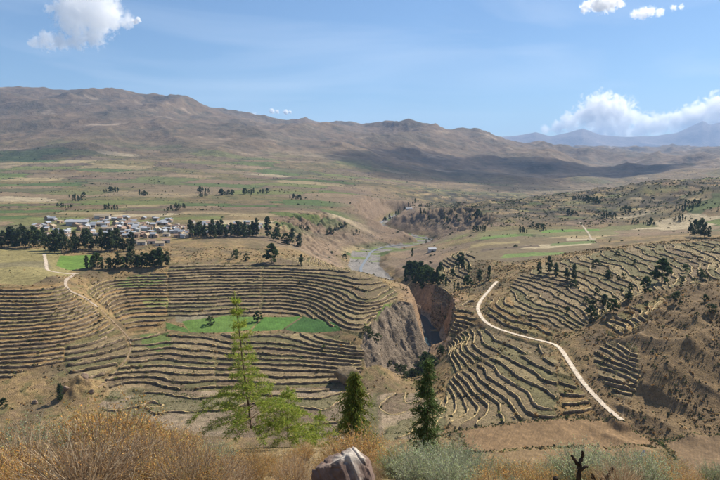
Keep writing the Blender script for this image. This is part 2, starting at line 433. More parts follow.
def land_colour(x, y, z):
    th, u, D = polar(x, y)
    n = len(x)
    n1 = fbm(x / 30, y / 30, 4, seed=101); n2 = fbm(x / 6, y / 6, 3, seed=103); n3 = noise2(x / 1.6, y / 1.6, 107)
    c = np.empty((n, 3))
    def mix(c, w, col): return c * (1 - w[:, None]) + np.array(col) * w[:, None]
    c[:] = DRY
    c = mix(c, sstep(-.25, .35, n1), SCRUB)
    c = mix(c, 0.6 * sstep(.05, .4, n2), OLIVE)
    c = mix(c, 0.5 * sstep(.1, .45, -n2), BROWN)
    # near slope
    nr = 1 - sstep(60, 120, D)
    c = mix(c, nr * 0.7, (.30,.22,.12))
    # right scrub slope redder
    sl = sstep(.36, .46, u) * sstep(205, 230, D) * (1 - sstep(330, 400, D))
    c = mix(c, sl * .6, (.165,.112,.062)); c = mix(c, sl * 0.5 * sstep(-.1, .4, n2 + .3 * n1), (.25,.16,.08))
    # valley floor fields beyond the rim
    fm = sstep(560, 640, D) * (1 - sstep(2300, 3100, D))
    fm *= np.where(u > 0.02, sstep(640, 660, D) * np.where(D < 860, 1, .5), 1)
    h, e = voronoi_cells(x + 14 * n1, y, 38, 201, 2.2, 0.15)
    h2, e2 = voronoi_cells(x + 30 * n1, y, 95, 211, 2.0, -0.2)
    far = D > 1000
    hh = np.where(far, h2, h); ee = np.where(far, e2, e)
    pc = PAL[np.minimum((hh * len(PAL)).astype(int), len(PAL) - 1)]
    pc = pc * (1 - 0.35 * (ee < 0.06))[:, None]
    wf = fm * np.where(hash2((hh * 9973).astype(int), np.zeros(n, int), 5) > 0.25, 1.0, 0.35)
    c = c * (1 - wf[:, None]) + pc * wf[:, None]
    rh = sstep(.04, .14, u) * sstep(800, 900, D) * (1 - sstep(1700, 2300, D))
    c = mix(c, rh * .85 * sstep(-.35, .25, n1), (.058,.050,.032)); c = mix(c, rh * .8 * sstep(.22, .45, fbm(x / 80, y / 40, 3, seed=111)), (.075,.10,.032)); c = mix(c, rh * .7 * sstep(.3, .5, fbm(x / 60 + 5, y / 40, 3, seed=112)), (.20,.125,.075))
    bnd = hash2(np.floor(z / 2.2 + .5 * n1).astype(int), np.floor((x + 25 * n1) / 70).astype(int), 33)
    c *= (1 + rh * 1.1 * (bnd - .42))[:, None]
    # bluffs above the river and dark gully slopes
    A = np.array(RIVER)
    near = (D > 250) & (D < 1500) & (np.abs(x) < 420)
    dr = np.full(n, 1e9); zr = np.zeros(n); wr = np.zeros(n)
    if near.any():
        d, pos = seg_dist(x[near], y[near], RIVER)
        i = np.minimum(pos.astype(int), len(RIVER) - 2); f = pos - i
        dr[near] = d; zr[near] = A[i, 2] * (1 - f) + A[i + 1, 2] * f; wr[near] = A[i, 3] * (1 - f) + A[i + 1, 3] * f
    bank = (1 - sstep(wr + 40, wr + 110, dr)) * sstep(3, 9, z - zr) * sstep(540, 600, D)
    c = mix(c, bank * 0.9, (.25,.175,.115)); c = mix(c, bank * sstep(.1, .4, n1) * .8, (.16,.125,.09))
    g = (1 - sstep(wr + 6, wr + 26, dr)) * (1 - sstep(480, 540, D))
    c = mix(c, g, (.33,.215,.125)); c = mix(c, g * sstep(.05, .4, n2), (.22,.15,.10))
    bed = (dr < wr + 2) & near
    c[bed] = np.array(GRAVEL) * (1 + .15 * n2[bed])[:, None]
    gb = bed & (fbm(x / 45, y / 20, 2, seed=109) > .12) & (D > 700)
    c[gb] = np.array((.17,.20,.07))
    # mountains
    mt = sstep(1900, 3100, D) * .9
    m1 = fbm(x / 420, y / 420, 5, seed=121); m2 = fbm(x / 90, y / 90, 4, seed=123)
    mc = np.empty((n, 3)); mc[:] = (.19,.135,.088)
    mc = mix(mc, sstep(-.15, .3, m1), (.13,.102,.07)); mc = mix(mc, .7 * sstep(.05, .4, m2), (.08,.074,.05))
    mc = mix(mc, .8 * sstep(.28, .5, fbm(x / 300 + 9, y / 150, 4, seed=125)), (.40,.31,.22))
    c = c * (1 - mt[:, None]) + mc * mt[:, None]
    # terraces
    tw = twarp(x, y)
    for T in TERR:
        m = tmask(T, x, y, tw)
        if not m.any(): continue
        zs = z_smooth(x[m], y[m]); F = terr_F(T, x[m], y[m], zs); k = np.floor(F)
        base = np.array(TAN if T['kind'] == 'tan' else (.25,.19,.125) if T['kind'] == 'plot' else (.265,.168,.072))
        tt = base * (1 + 0.16 * n2[m] + .55 * (hash2(k.astype(int), np.floor(x[m] / 30 + 3 * hash2(k.astype(int), 0 * k.astype(int), 3)).astype(int), 7) - .5))[:, None]
        pl_ = hash2(k.astype(int), np.floor(x[m] / 42 + 5 * hash2(k.astype(int), 0 * k.astype(int) + T['id'], 4)).astype(int), 19)
        for lo_, hi_, pc_ in ((0, .26, (.125,.12,.05)), (.26, .36, (.30,.235,.12)), (.36, .5, (.15,.105,.065))):
            q_ = (pl_ >= lo_) & (pl_ < hi_); tt[q_] = tt[q_] * .35 + np.array(pc_) * .65
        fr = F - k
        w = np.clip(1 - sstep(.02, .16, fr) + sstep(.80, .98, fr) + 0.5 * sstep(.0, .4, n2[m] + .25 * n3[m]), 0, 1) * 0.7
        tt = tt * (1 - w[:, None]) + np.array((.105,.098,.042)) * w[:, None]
        c[m] = tt
    for poly, col, k in COVER:
        m = in_poly(x, y, poly)
        c[m] = col * (1 + .16 * n2[m] + .1 * n3[m])[:, None]
    b = in_poly(x, y, BLUFF)
    if b.any():
        c[b] = np.array((.25,.195,.14)) * (1 + .6 * n2[b])[:, None]
    for poly, col in SEPCOL:
        m = in_poly(x, y, poly)
        c[m] = np.array(col) * (1 + .10 * n2[m] + .1 * n3[m] + .12 * noise2(x[m] / .9, y[m] / 6, 131))[:, None]
    c *= (1 + .12 * n3 * (1 - sstep(300, 700, D)))[:, None]
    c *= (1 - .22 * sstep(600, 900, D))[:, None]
    return np.clip(c, .01, .9)

# separate pieces of the ground, cut out of the one sheet along their edges
SEP = [('ploughed_field', [(458,431),(500,424),(556,420),(600,418),(624,421),(648,434),(652,444),(600,446),(540,447),(495,450),(470,452)], PLOUGH),
       ('ploughed_field', [(668,440),(690,436),(760,432),(760,480),(700,478),(676,456)], (.165,.11,.06)),
       ('ploughed_field', [(470,455),(495,452.5),(540,450),(600,448.5),(650,447),(664,458),(676,480),(470,480)], (.19,.128,.065)),
       ('field', [(464,262),(512,262),(540,258),(600,247),(596,238),(520,236),(470,244)], (.15,.115,.062)),
       ('field', [(470,242),(520,234),(596,236),(620,234),(610,229),(540,229),(480,232)], (.16,.145,.062)),
       ('green_field', [(182,322),(215,318),(230,315),(262,317),(250,330),(232,332),(190,332)], (.10,.165,.035)),
       ('green_field', [(263,317),(302,316),(283,330),(251,331)], (.075,.155,.03)),
       ('green_field', [(303,317),(334,322),(342,331),(320,332),(285,330)], (.05,.11,.028)),
       ('green_field', [(60,256),(92,254),(94,266),(70,270),(56,266)], (.11,.18,.035)),
      ]
SEP = [(n, PL(p), c) for n, p, c in SEP] + [('rock_bluff', BLUFF, (.19,.135,.09))]
SEPCOL = [(p, c) for n, p, c in SEP if n != 'rock_bluff']
SEPCOL += [(PL(p), c) for p, c in [
    ([(500,258),(560,255),(566,252),(505,254)], (.13,.18,.05)), ([(520,249),(590,245),(594,242),(525,245)], (.34,.28,.17)), ([(480,240),(520,236),(516,234),(482,237)], (.13,.19,.05)),
    ([(540,233),(600,231),(598,229),(545,230)], (.12,.2,.04)), ([(566,241),(596,240),(596,238),(566,238.5)], (.33,.27,.17)), ([(480,252),(540,247),(538,245),(482,249)], (.115,.085,.055)), ([(500,262),(530,259),(534,256),(500,259)], (.13,.10,.06)), ([(470,248),(520,243),(520,241),(472,245)], (.24,.19,.09)), ([(550,246),(596,243),(594,240.5),(552,243)], (.12,.15,.05))]]

# ------------------------------------------------------------------ materials
def mat(name, build):
    m = bpy.data.materials.new(name); m.use_nodes = True
    nt = m.node_tree; b = nt.nodes['Principled BSDF']
    b.inputs['Roughness'].default_value = 0.9
    b.inputs['Specular IOR Level'].default_value = 0.15
    build(nt, b); return m
def N(nt, typ, **k):
    n = nt.nodes.new(typ)
    for a, v in k.items(): setattr(n, a, v)
    return n
def ground_nodes(scales, bump):
    def f(nt, b):
        at = N(nt, 'ShaderNodeAttribute', attribute_name='col')
        geo = N(nt, 'ShaderNodeNewGeometry')
        prev = at.outputs['Color']
        hgt = None
        for sc, amt in scales:
            no = N(nt, 'ShaderNodeTexNoise'); no.inputs['Scale'].default_value = sc; no.inputs['Detail'].default_value = 5; no.inputs['Roughness'].default_value = .65
            nt.links.new(geo.outputs['Position'], no.inputs['Vector'])
            mr = N(nt, 'ShaderNodeMapRange'); mr.inputs['From Min'].default_value = .3; mr.inputs['From Max'].default_value = .7
            mr.inputs['To Min'].default_value = 1 - amt; mr.inputs['To Max'].default_value = 1 + amt
            nt.links.new(no.outputs['Fac'], mr.inputs['Value'])
            mx = N(nt, 'ShaderNodeVectorMath', operation='SCALE')
            nt.links.new(prev, mx.inputs[0]); nt.links.new(mr.outputs[0], mx.inputs['Scale'])
            prev = mx.outputs[0]; hgt = no
        nt.links.new(prev, b.inputs['Base Color'])
        bp = N(nt, 'ShaderNodeBump'); bp.inputs['Strength'].default_value = bump[0]; bp.inputs['Distance'].default_value = bump[1]
        nt.links.new(hgt.outputs['Fac'], bp.inputs['Height']); nt.links.new(bp.outputs[0], b.inputs['Normal'])
    return f
M_GROUND = mat('soil_and_dry_grass', ground_nodes([(.05, .2), (.35, .35), (1.6, .4)], (.9, .9)))
M_MOUNT = mat('mountain_slope', ground_nodes([(.004, .2), (.02, .30)], (.7, 18.0)))
M_BLUFF = mat('bluff_rock', ground_nodes([(.08, .3), (.35, .4), (1.3, .4)], (1.0, 2.2)))
def furrow_nodes(ang, period, amt, bump):
    base = ground_nodes([(.06, .15), (.3, .25), (1.6, .3)], (.5, .3))
    def f(nt, b):
        base(nt, b)
        src = b.inputs['Base Color'].links[0].from_socket
        geo = N(nt, 'ShaderNodeNewGeometry'); mp = N(nt, 'ShaderNodeMapping'); mp.inputs['Rotation'].default_value = (0, 0, ang)
        wv = N(nt, 'ShaderNodeTexWave'); wv.inputs['Scale'].default_value = .314 / period; wv.inputs['Distortion'].default_value = 2.2; wv.inputs['Detail'].default_value = 3; wv.inputs['Detail Scale'].default_value = 1.5
        nt.links.new(geo.outputs['Position'], mp.inputs[0]); nt.links.new(mp.outputs[0], wv.inputs[0])
        mr = N(nt, 'ShaderNodeMapRange'); mr.inputs['To Min'].default_value = 1 - amt; mr.inputs['To Max'].default_value = 1 + amt; nt.links.new(wv.outputs['Fac'], mr.inputs['Value'])
        sc_ = N(nt, 'ShaderNodeVectorMath', operation='SCALE'); nt.links.new(src, sc_.inputs[0]); nt.links.new(mr.outputs[0], sc_.inputs['Scale']); nt.links.new(sc_.outputs[0], b.inputs['Base Color'])
        old = b.inputs['Normal'].links[0].from_node
        bp = N(nt, 'ShaderNodeBump'); bp.inputs['Strength'].default_value = .8; bp.inputs['Distance'].default_value = bump
        nt.links.new(wv.outputs['Fac'], bp.inputs['Height']); nt.links.new(old.outputs[0], bp.inputs['Normal']); nt.links.new(bp.outputs[0], b.inputs['Normal'])
    return f
M_FIELD = mat('field_soil', furrow_nodes(.5, 1.3, .03, .06))
M_CROP = mat('green_crop', furrow_nodes(-.25, 1.7, .02, .03))

def mesh_obj(name, verts, faces, material, parent=None, smooth=False, cols=None):
    me = bpy.data.meshes.new(name)
    verts = np.asarray(verts, dtype=np.float32)
    faces = np.asarray(faces, dtype=np.int32)
    k = faces.shape[1]
    me.vertices.add(len(verts)); me.vertices.foreach_set('co', verts.ravel())
    me.loops.add(faces.size); me.loops.foreach_set('vertex_index', faces.ravel())
    me.polygons.add(len(faces)); me.polygons.foreach_set('loop_start', np.arange(0, faces.size, k, dtype=np.int32))
    if smooth: me.polygons.foreach_set('use_smooth', np.ones(len(faces), bool))
    if cols is not None:
        a = me.attributes.new('col', 'FLOAT_COLOR', 'POINT')
        a.data.foreach_set('color', np.concatenate([cols, np.ones((len(cols), 1))], 1).astype(np.float32).ravel())
    me.update(calc_edges=True)
    if material: me.materials.append(material)
    o = bpy.data.objects.new(name, me); COL.objects.link(o)
    if parent: o.parent = parent
    return o
def tag(o, label, cat=None, group=None, kind=None):
    if label: o['label'] = label
    if cat: o['category'] = cat
    if group: o['group'] = group
    if kind: o['kind'] = kind
    return o

# ------------------------------------------------------------------ the ground sheet
def build_ground():
    th = np.concatenate([np.linspace(-180, -52, 30)[:-1], np.linspace(-52, -37, 24)[:-1], np.arange(-37, 37.0001, 0.105), np.linspace(37, 52, 24)[1:], np.linspace(52, 180, 30)[1:]])
    th = np.radians(th)
    rows = [0.6]
    while rows[-1] < 30: rows.append(rows[-1] * 1.03)
    while rows[-1] < 190: rows.append(rows[-1] * 1.05)
    while rows[-1] < 520: rows.append(rows[-1] + 0.8)
    while rows[-1] < 1000: rows.append(rows[-1] + 2.2 + (rows[-1] - 520) * .003)
    while rows[-1] < 8800: rows.append(rows[-1] * 1.0085)
    rr = np.array(rows)
    T, RR = np.meshgrid(th, rr)
    # rows follow forward distance inside the view, radius outside
    x = (RR * np.sin(T)).ravel(); y = (RR * np.cos(T)).ravel()
    z = z_land(x, y)
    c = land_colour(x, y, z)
    nc, nr = len(th), len(rr)
    i = np.arange((nr - 1) * (nc - 1)); r = i // (nc - 1); q = i % (nc - 1)
    a = r * nc + q
    F = np.stack([a, a + 1, a + nc + 1, a + nc], 1)[:, ::-1]
    V = np.stack([x, y, z], 1)
    cx = x[F].mean(1); cy = y[F].mean(1)
    ident = np.zeros(len(F), int)
    for s, (n, poly, colr) in enumerate(SEP):
        ident[in_poly(cx, cy, poly) & (np.hypot(cx, cy) > 150)] = s + 2
    ident[np.hypot(cx, cy) > 1650] = 1
    names = ['terrain', 'mountain_range'] + [n for n, _, _ in SEP]
    labels = ['brown dry-grass hillsides and terraced valley floor', 'brown mountain range closing the valley',
              'brown ploughed field below the pale road', 'dark ploughed field at the right edge', 'ploughed strip in front of the hedge line', 'tan striped field on the right bank plateau', 'pale green-striped field further up the right bank', 'light green crop plot on the left of the bowl floor', 'bright green crop plot in the middle of the bowl floor', 'dark green crop plot on the right of the bowl floor', 'bright green field beside the front grove', 'craggy brown rock bluff on the left side of the gorge']
    for k, n in enumerate(names):
        f = F[ident == k]
        if not len(f): continue
        use, inv = np.unique(f, return_inverse=True)
        o = mesh_obj(n, V[use], inv.reshape(f.shape), M_MOUNT if k == 1 else M_BLUFF if n == 'rock_bluff' else M_CROP if n == 'green_field' else M_FIELD if k > 1 else M_GROUND, smooth=(n != 'rock_bluff'), cols=c[use])
        tag(o, labels[k], kind='structure')
    print('GROUND quads', len(F))
build_ground()

def zl(x, y):
    return z_land(np.array([x], float), np.array([y], float))[0]
ORD = ['lowest','second lowest','third lowest','fourth lowest','fifth from the bottom','sixth from the bottom','seventh from the bottom','eighth from the bottom','ninth from the bottom','tenth from the bottom',
       'eleventh from the bottom','twelfth from the bottom','thirteenth from the bottom','fourteenth from the bottom','fifteenth from the bottom','sixteenth from the bottom','seventeenth from the bottom','eighteenth from the bottom','nineteenth from the bottom','twentieth from the bottom','twenty-first from the bottom','twenty-second from the bottom','twenty-third from the bottom','twenty-fourth from the bottom']

# ------------------------------------------------------------------ generic shader for things coloured per vertex
def attr_nodes(scale=3.0, amt=.2, transl=0.0, objrand=0.0, rough=.85, bump=0.0):
    def f(nt, b):
        at = N(nt, 'ShaderNodeAttribute', attribute_name='col')
        no = N(nt, 'ShaderNodeTexNoise'); no.inputs['Scale'].default_value = scale; no.inputs['Detail'].default_value = 4
        geo = N(nt, 'ShaderNodeNewGeometry'); nt.links.new(geo.outputs['Position'], no.inputs['Vector'])
        mr = N(nt, 'ShaderNodeMapRange'); mr.inputs['From Min'].default_value = .3; mr.inputs['From Max'].default_value = .7
        mr.inputs['To Min'].default_value = 1 - amt; mr.inputs['To Max'].default_value = 1 + amt
        nt.links.new(no.outputs['Fac'], mr.inputs['Value'])
        mx = N(nt, 'ShaderNodeVectorMath', operation='SCALE'); nt.links.new(at.outputs['Color'], mx.inputs[0]); nt.links.new(mr.outputs[0], mx.inputs['Scale'])
        prev = mx.outputs[0]
        if objrand:
            oi = N(nt, 'ShaderNodeObjectInfo')
            m2 = N(nt, 'ShaderNodeMapRange'); m2.inputs['To Min'].default_value = 1 - objrand; m2.inputs['To Max'].default_value = 1 + objrand
            nt.links.new(oi.outputs['Random'], m2.inputs['Value'])
            m3 = N(nt, 'ShaderNodeVectorMath', operation='SCALE'); nt.links.new(prev, m3.inputs[0]); nt.links.new(m2.outputs[0], m3.inputs['Scale']); prev = m3.outputs[0]
        nt.links.new(prev, b.inputs['Base Color']); b.inputs['Roughness'].default_value = rough
        if bump:
            bp = N(nt, 'ShaderNodeBump'); bp.inputs['Strength'].default_value = 1; bp.inputs['Distance'].default_value = bump
            nt.links.new(no.outputs['Fac'], bp.inputs['Height']); nt.links.new(bp.outputs[0], b.inputs['Normal'])
        if transl:
            tr = N(nt, 'ShaderNodeBsdfTranslucent'); nt.links.new(prev, tr.inputs['Color'])
            ms = N(nt, 'ShaderNodeMixShader'); ms.inputs[0].default_value = transl
            nt.links.new(b.outputs[0], ms.inputs[1]); nt.links.new(tr.outputs[0], ms.inputs[2])
            nt.links.new(ms.outputs[0], nt.nodes['Material Output'].inputs['Surface'])
    return f
M_WALL = mat('dry_stone_wall', attr_nodes(1.4, .45, bump=.25))
M_LEAF = mat('leaves', attr_nodes(.8, .25, transl=.35, objrand=.22))
M_BARK = mat('bark', attr_nodes(6, .3, objrand=.1))
M_SCRUB = mat('scrub_leaves', attr_nodes(.3, .3, transl=.2))
M_ROCKM = mat('rock_face', attr_nodes(.5, .35, bump=.6))
M_DUST = mat('pale_dust_road', attr_nodes(.9, .3, bump=.06))

# ------------------------------------------------------------------ terrace walls, one object for each run of wall
def contours(F, lev):
    ny, nx = F.shape
    ab = F > lev
    c = ab[:-1, :-1].astype(int) + ab[:-1, 1:] + ab[1:, :-1] + ab[1:, 1:]
    ok = np.isfinite(F[:-1, :-1] + F[:-1, 1:] + F[1:, :-1] + F[1:, 1:])
    cells = np.argwhere((c > 0) & (c < 4) & ok)
    adj = {}
    pt = {}
    def edge(i0, j0, i1, j1):
        a, b = F[i0, j0], F[i1, j1]
        if (a > lev) == (b > lev): return None
        key = (i0, j0, i1, j1)
        if key not in pt:
            t = (lev - a) / (b - a); pt[key] = (j0 + t * (j1 - j0), i0 + t * (i1 - i0))
        return key
    for i, j in cells:
        e = [k for k in (edge(i, j, i, j + 1), edge(i, j, i + 1, j), edge(i, j + 1, i + 1, j + 1), edge(i + 1, j, i + 1, j + 1)) if k]
        for q in range(0, len(e) - 1, 2):
            adj.setdefault(e[q], []).append(e[q + 1]); adj.setdefault(e[q + 1], []).append(e[q])
    seen = set(); out = []
    for st in sorted(adj, key=lambda k: len(adj[k])):
        if st in seen: continue
        line = [st]; seen.add(st); cur = st
        while True:
            nx_ = [k for k in adj[cur] if k not in seen]
            if not nx_: break
            cur = nx_[0]; seen.add(cur); line.append(cur)
        out.append(np.array([pt[k] for k in line]))
    return out

WALL_PTS = []      # where scrub grows along the wall tops
def build_walls():
    cs = 1.3
    nw = 0
    for T in TERR:
        p = np.array(T['poly'])
        x0, y0 = p.min(0) - 2; x1, y1 = p.max(0) + 2
        gx = np.arange(x0, x1, cs); gy = np.arange(y0, y1, cs)
        X, Y = np.meshgrid(gx, gy)
        z = z_smooth(X.ravel(), Y.ravel())
        F = terr_F(T, X.ravel(), Y.ravel(), z)
        F[~tmask(T, X.ravel(), Y.ravel())] = np.nan
        F = F.reshape(X.shape)
        lo, hi = int(np.ceil(np.nanmin(F))), int(np.floor(np.nanmax(F)))
        runs = []
        for k in range(lo, hi + 1):
            with np.errstate(invalid='ignore'):
                for ln in contours(F, k + 1e-4):
                    w = np.stack([x0 + ln[:, 0] * cs, y0 + ln[:, 1] * cs], 1)
                    L = np.hypot(*np.diff(w, axis=0).T).sum() if len(w) > 1 else 0
                    if L < 9 or (T['id'] == 7 and (L < 16 or np.hypot(*(w[0] - w[-1])) < .3 * L)): continue
                    runs.append((k, w, L))
        levels = sorted({r[0] for r in runs})
        for k in levels:
            rs = sorted([r for r in runs if r[0] == k], key=lambda r: r[1][:, 0].mean() / r[1][:, 1].mean())
            for q, (_, w, L) in enumerate(rs):
                n = max(4, int(L / 1.6))
                s = np.concatenate([[0], np.cumsum(np.hypot(*np.diff(w, axis=0).T))])
                t = np.linspace(0, s[-1], n)
                w = np.stack([np.interp(t, s, w[:, 0]), np.interp(t, s, w[:, 1])], 1)
                for _ in range(2): w[1:-1] = .25 * w[:-2] + .5 * w[1:-1] + .25 * w[2:]
                tg = np.gradient(w, axis=0); tg /= np.linalg.norm(tg, axis=1)[:, None] + 1e-9
                nrm = np.stack([tg[:, 1], -tg[:, 0]], 1)
                e = 1.0
                a = z_smooth(w[:, 0] + nrm[:, 0] * 3, w[:, 1] + nrm[:, 1] * 3); b = z_smooth(w[:, 0] - nrm[:, 0] * 3, w[:, 1] - nrm[:, 1] * 3)
                if (a - b).mean() > 0: nrm = -nrm          # outward = downhill
                h = T['h']; zt = h * (k + .45 - T['ph']); zb = h * (k - .55 - T['ph'])
                rs_ = np.random.default_rng(100000 * T['id'] + 10 * (k + 500) + q)
                jt = rs_.normal(0, .18, n); jf = rs_.normal(0, .22, n); sag = .85 * np.clip(fbm(t / 9, t * 0 + k + 31 * T['id'], 2, seed=140) - .1, 0, 1) * h
                zt_ = zt + jt - sag
                ring = [(.85 + jf, zb - .7), (.55 + jf * .7, zt_ + .05), (.0 + jf * .3, zt_ + .20), (-.55 + 0 * jf, zt - .25), (-.55 + 0 * jf, zb - .7)]
                V = np.concatenate([np.stack([w[:, 0] + nrm[:, 0] * o, w[:, 1] + nrm[:, 1] * o, np.broadcast_to(zz, (n,))], 1) for o, zz in ring])
                m = len(ring); f = []
                for i in range(n - 1):
                    for r_ in range(m):
                        r2 = (r_ + 1) % m
                        f.append((r_ * n + i, r_ * n + i + 1, r2 * n + i + 1, r2 * n + i))
                f.append((0, n, 2 * n, 3 * n))
                f.append((n - 1, 4 * n - 1, 3 * n - 1, 2 * n - 1))
                base = np.array((.15, .112, .075)) * (1 + .25 * rs_.normal(0, .5))
                cc = np.tile(base, (len(V), 1)) * (1 + rs_.normal(0, .35, (len(V), 1)))
                cc[2 * n:3 * n] = np.array((.42, .31, .14)) * (1 + rs_.normal(0, .2, (n, 1)))   # grassy top edge
                o = mesh_obj('stone_terrace', V, f, M_WALL, cols=np.clip(cc, .02, .8))
                idx = levels.index(k)
                side = '' if len(rs) == 1 else (', left run' if q == 0 else ', right run' if q == len(rs) - 1 else ', middle run' if len(rs) == 3 else ', run %d from the left' % (q + 1))
                tag(o, '%s terrace wall of %s%s' % ((ORD[idx] if idx < len(ORD) else 'tier %d from the bottom,' % (idx + 1)), T['desc'], side), 'terrace', 'dry-stone terrace walls')
                nw += 1
                for i in range(n):
                  for rep_ in range(3):
                    if rs_.random() < .34: WALL_PTS.append((w[i, 0] + nrm[i, 0] * rs_.uniform(.5, 1.5), w[i, 1] + nrm[i, 1] * rs_.uniform(.5, 1.5), T['id'], (zb if rs_.random() < .55 else zt - .15)))
    print('WALLS', nw)
build_walls()

# ------------------------------------------------------------------ road, paths, water, footbridge
def ribbon(name, line, width, material, colr, lift, label, kind='structure', zs=None, cat=None):
    p = np.array(line); n = len(p)
    tg = np.gradient(p, axis=0); tg /= np.linalg.norm(tg, axis=1)[:, None]
    nr = np.stack([tg[:, 1], -tg[:, 0]], 1)
    V = []; K = (-1, -.5, 0, .5, 1)
    rs = np.random.default_rng(5)
    for k in K:
        wj = width * .5 * k * (1 + .5 * fbm(np.arange(n) * .45, np.full(n, k * 3.0), 3, seed=150))
        x = p[:, 0] + nr[:, 0] * wj; y = p[:, 1] + nr[:, 1] * wj
        z = (z_land(x, y) if zs is None else zs) + lift - .05 * abs(k)
        V.append(np.stack([x, y, z], 1))
    V = np.concatenate(V); f = []
    for r_ in range(4):
        for i in range(n - 1): f.append((r_ * n + i, r_ * n + i + 1, (r_ + 1) * n + i + 1, (r_ + 1) * n + i))
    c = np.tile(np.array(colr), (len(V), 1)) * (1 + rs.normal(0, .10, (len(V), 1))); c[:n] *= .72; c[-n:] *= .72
    o = mesh_obj(name, V, f, material, smooth=True, cols=np.clip(c, 0, .9))
    return tag(o, label, cat, kind=kind)
fine = smooth_line(np.column_stack([ROADS, ROADZ]), 4)
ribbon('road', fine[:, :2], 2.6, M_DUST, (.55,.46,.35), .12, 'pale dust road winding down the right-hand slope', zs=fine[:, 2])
ribbon('path', smooth_line(PL([(650,335),(641,345),(630,358),(627,372),(626,388),(624,402),(623,419)]), 12), 0.9, M_DUST, (.22,.155,.09), .12, 'narrow footpath climbing from the foot of the pale road')
ribbon('path', smooth_line(PL([(44,254),(46,262),(48,270),(62,273),(78,273)]), 12), 2.6, M_DUST, (.46,.38,.29), .15, 'pale track turning past the green field on the plateau')
ribbon('path', smooth_line(PL([(74,274),(66,281),(69,290),(84,298),(98,308)]), 10), 2.2, M_DUST, (.36,.29,.22), .2, 'pale stony gully just below the rim of the left terraces')
ribbon('path', smooth_line(PL([(100,310),(114,322),(127,336),(131,348),(125,362),(112,376),(98,390)]), 10), 1.0, M_DUST, (.25,.18,.11), .2, 'narrow earth path curving round the fan-shaped plot')
ribbon('path', smooth_line(PL([(580,222),(586,230),(592,240)]), 8), 2.4, M_DUST, (.38,.32,.23), .2, 'pale track crossing the fields on the right bank')

def plain(c, rough=.85, **k):
    def f(nt, b):
        no = N(nt, 'ShaderNodeTexNoise'); no.inputs['Scale'].default_value = k.get('scale', 1.5); no.inputs['Detail'].default_value = 4
        mr = N(nt, 'ShaderNodeMapRange'); mr.inputs['To Min'].default_value = .7; mr.inputs['To Max'].default_value = 1.25
        nt.links.new(no.outputs['Fac'], mr.inputs['Value'])
        mx = N(nt, 'ShaderNodeVectorMath', operation='SCALE'); mx.inputs[0].default_value = c
        nt.links.new(mr.outputs[0], mx.inputs['Scale']); nt.links.new(mx.outputs[0], b.inputs['Base Color'])
        b.inputs['Roughness'].default_value = rough; b.inputs['Metallic'].default_value = k.get('metal', 0)
    return f
def water_nodes(nt, b):
    b.inputs['Base Color'].default_value = (.03, .06, .075, 1); b.inputs['Roughness'].default_value = .12
    b.inputs['Specular IOR Level'].default_value = .6
    no = N(nt, 'ShaderNodeTexNoise'); no.inputs['Scale'].default_value = .8; no.inputs['Detail'].default_value = 4
    geo = N(nt, 'ShaderNodeNewGeometry'); nt.links.new(geo.outputs['Position'], no.inputs['Vector'])
    bp = N(nt, 'ShaderNodeBump'); bp.inputs['Strength'].default_value = .25; bp.inputs['Distance'].default_value = .3
    nt.links.new(no.outputs['Fac'], bp.inputs['Height']); nt.links.new(bp.outputs[0], b.inputs['Normal'])
M_WATER = mat('river_water', water_nodes)
RA = smooth_line(np.array(RIVER), 8)
def build_water():
    n = len(RA); tg = np.gradient(RA[:, :2], axis=0); tg /= np.linalg.norm(tg, axis=1)[:, None]; nr = np.stack([tg[:, 1], -tg[:, 0]], 1)
    s = np.arange(n)
    V = []
    wide = np.where(RA[:, 1] < 480, RA[:, 3] + 2.0, np.minimum(RA[:, 3] * .2, 1.8))
    off = np.where(RA[:, 1] < 480, 0, .45 * RA[:, 3] * np.sin(s * .33))
    for k in (-1, 1):
        xy = RA[:, :2] + nr * (off + k * wide)[:, None]
        V.append(np.column_stack([xy, RA[:, 2] + .55]))
    V = np.concatenate(V); g = [i for i in range(n - 1) if RA[i, 1] < 500]; up = [i for i in range(n - 1) if RA[i, 1] >= 500]
    tag(mesh_obj('river', V, [(i, i + 1, n + i + 1, n + i) for i in g], M_WATER), 'narrow blue river at the bottom of the gorge', kind='structure')
    tag(mesh_obj('stream', V, [(i, i + 1, n + i + 1, n + i) for i in up], M_SHALLOW), 'shallow pale stream winding over the gravel bed upstream', kind='structure')
M_SHALLOW = mat('shallow_water', plain((.20,.21,.21), .35))
build_water()

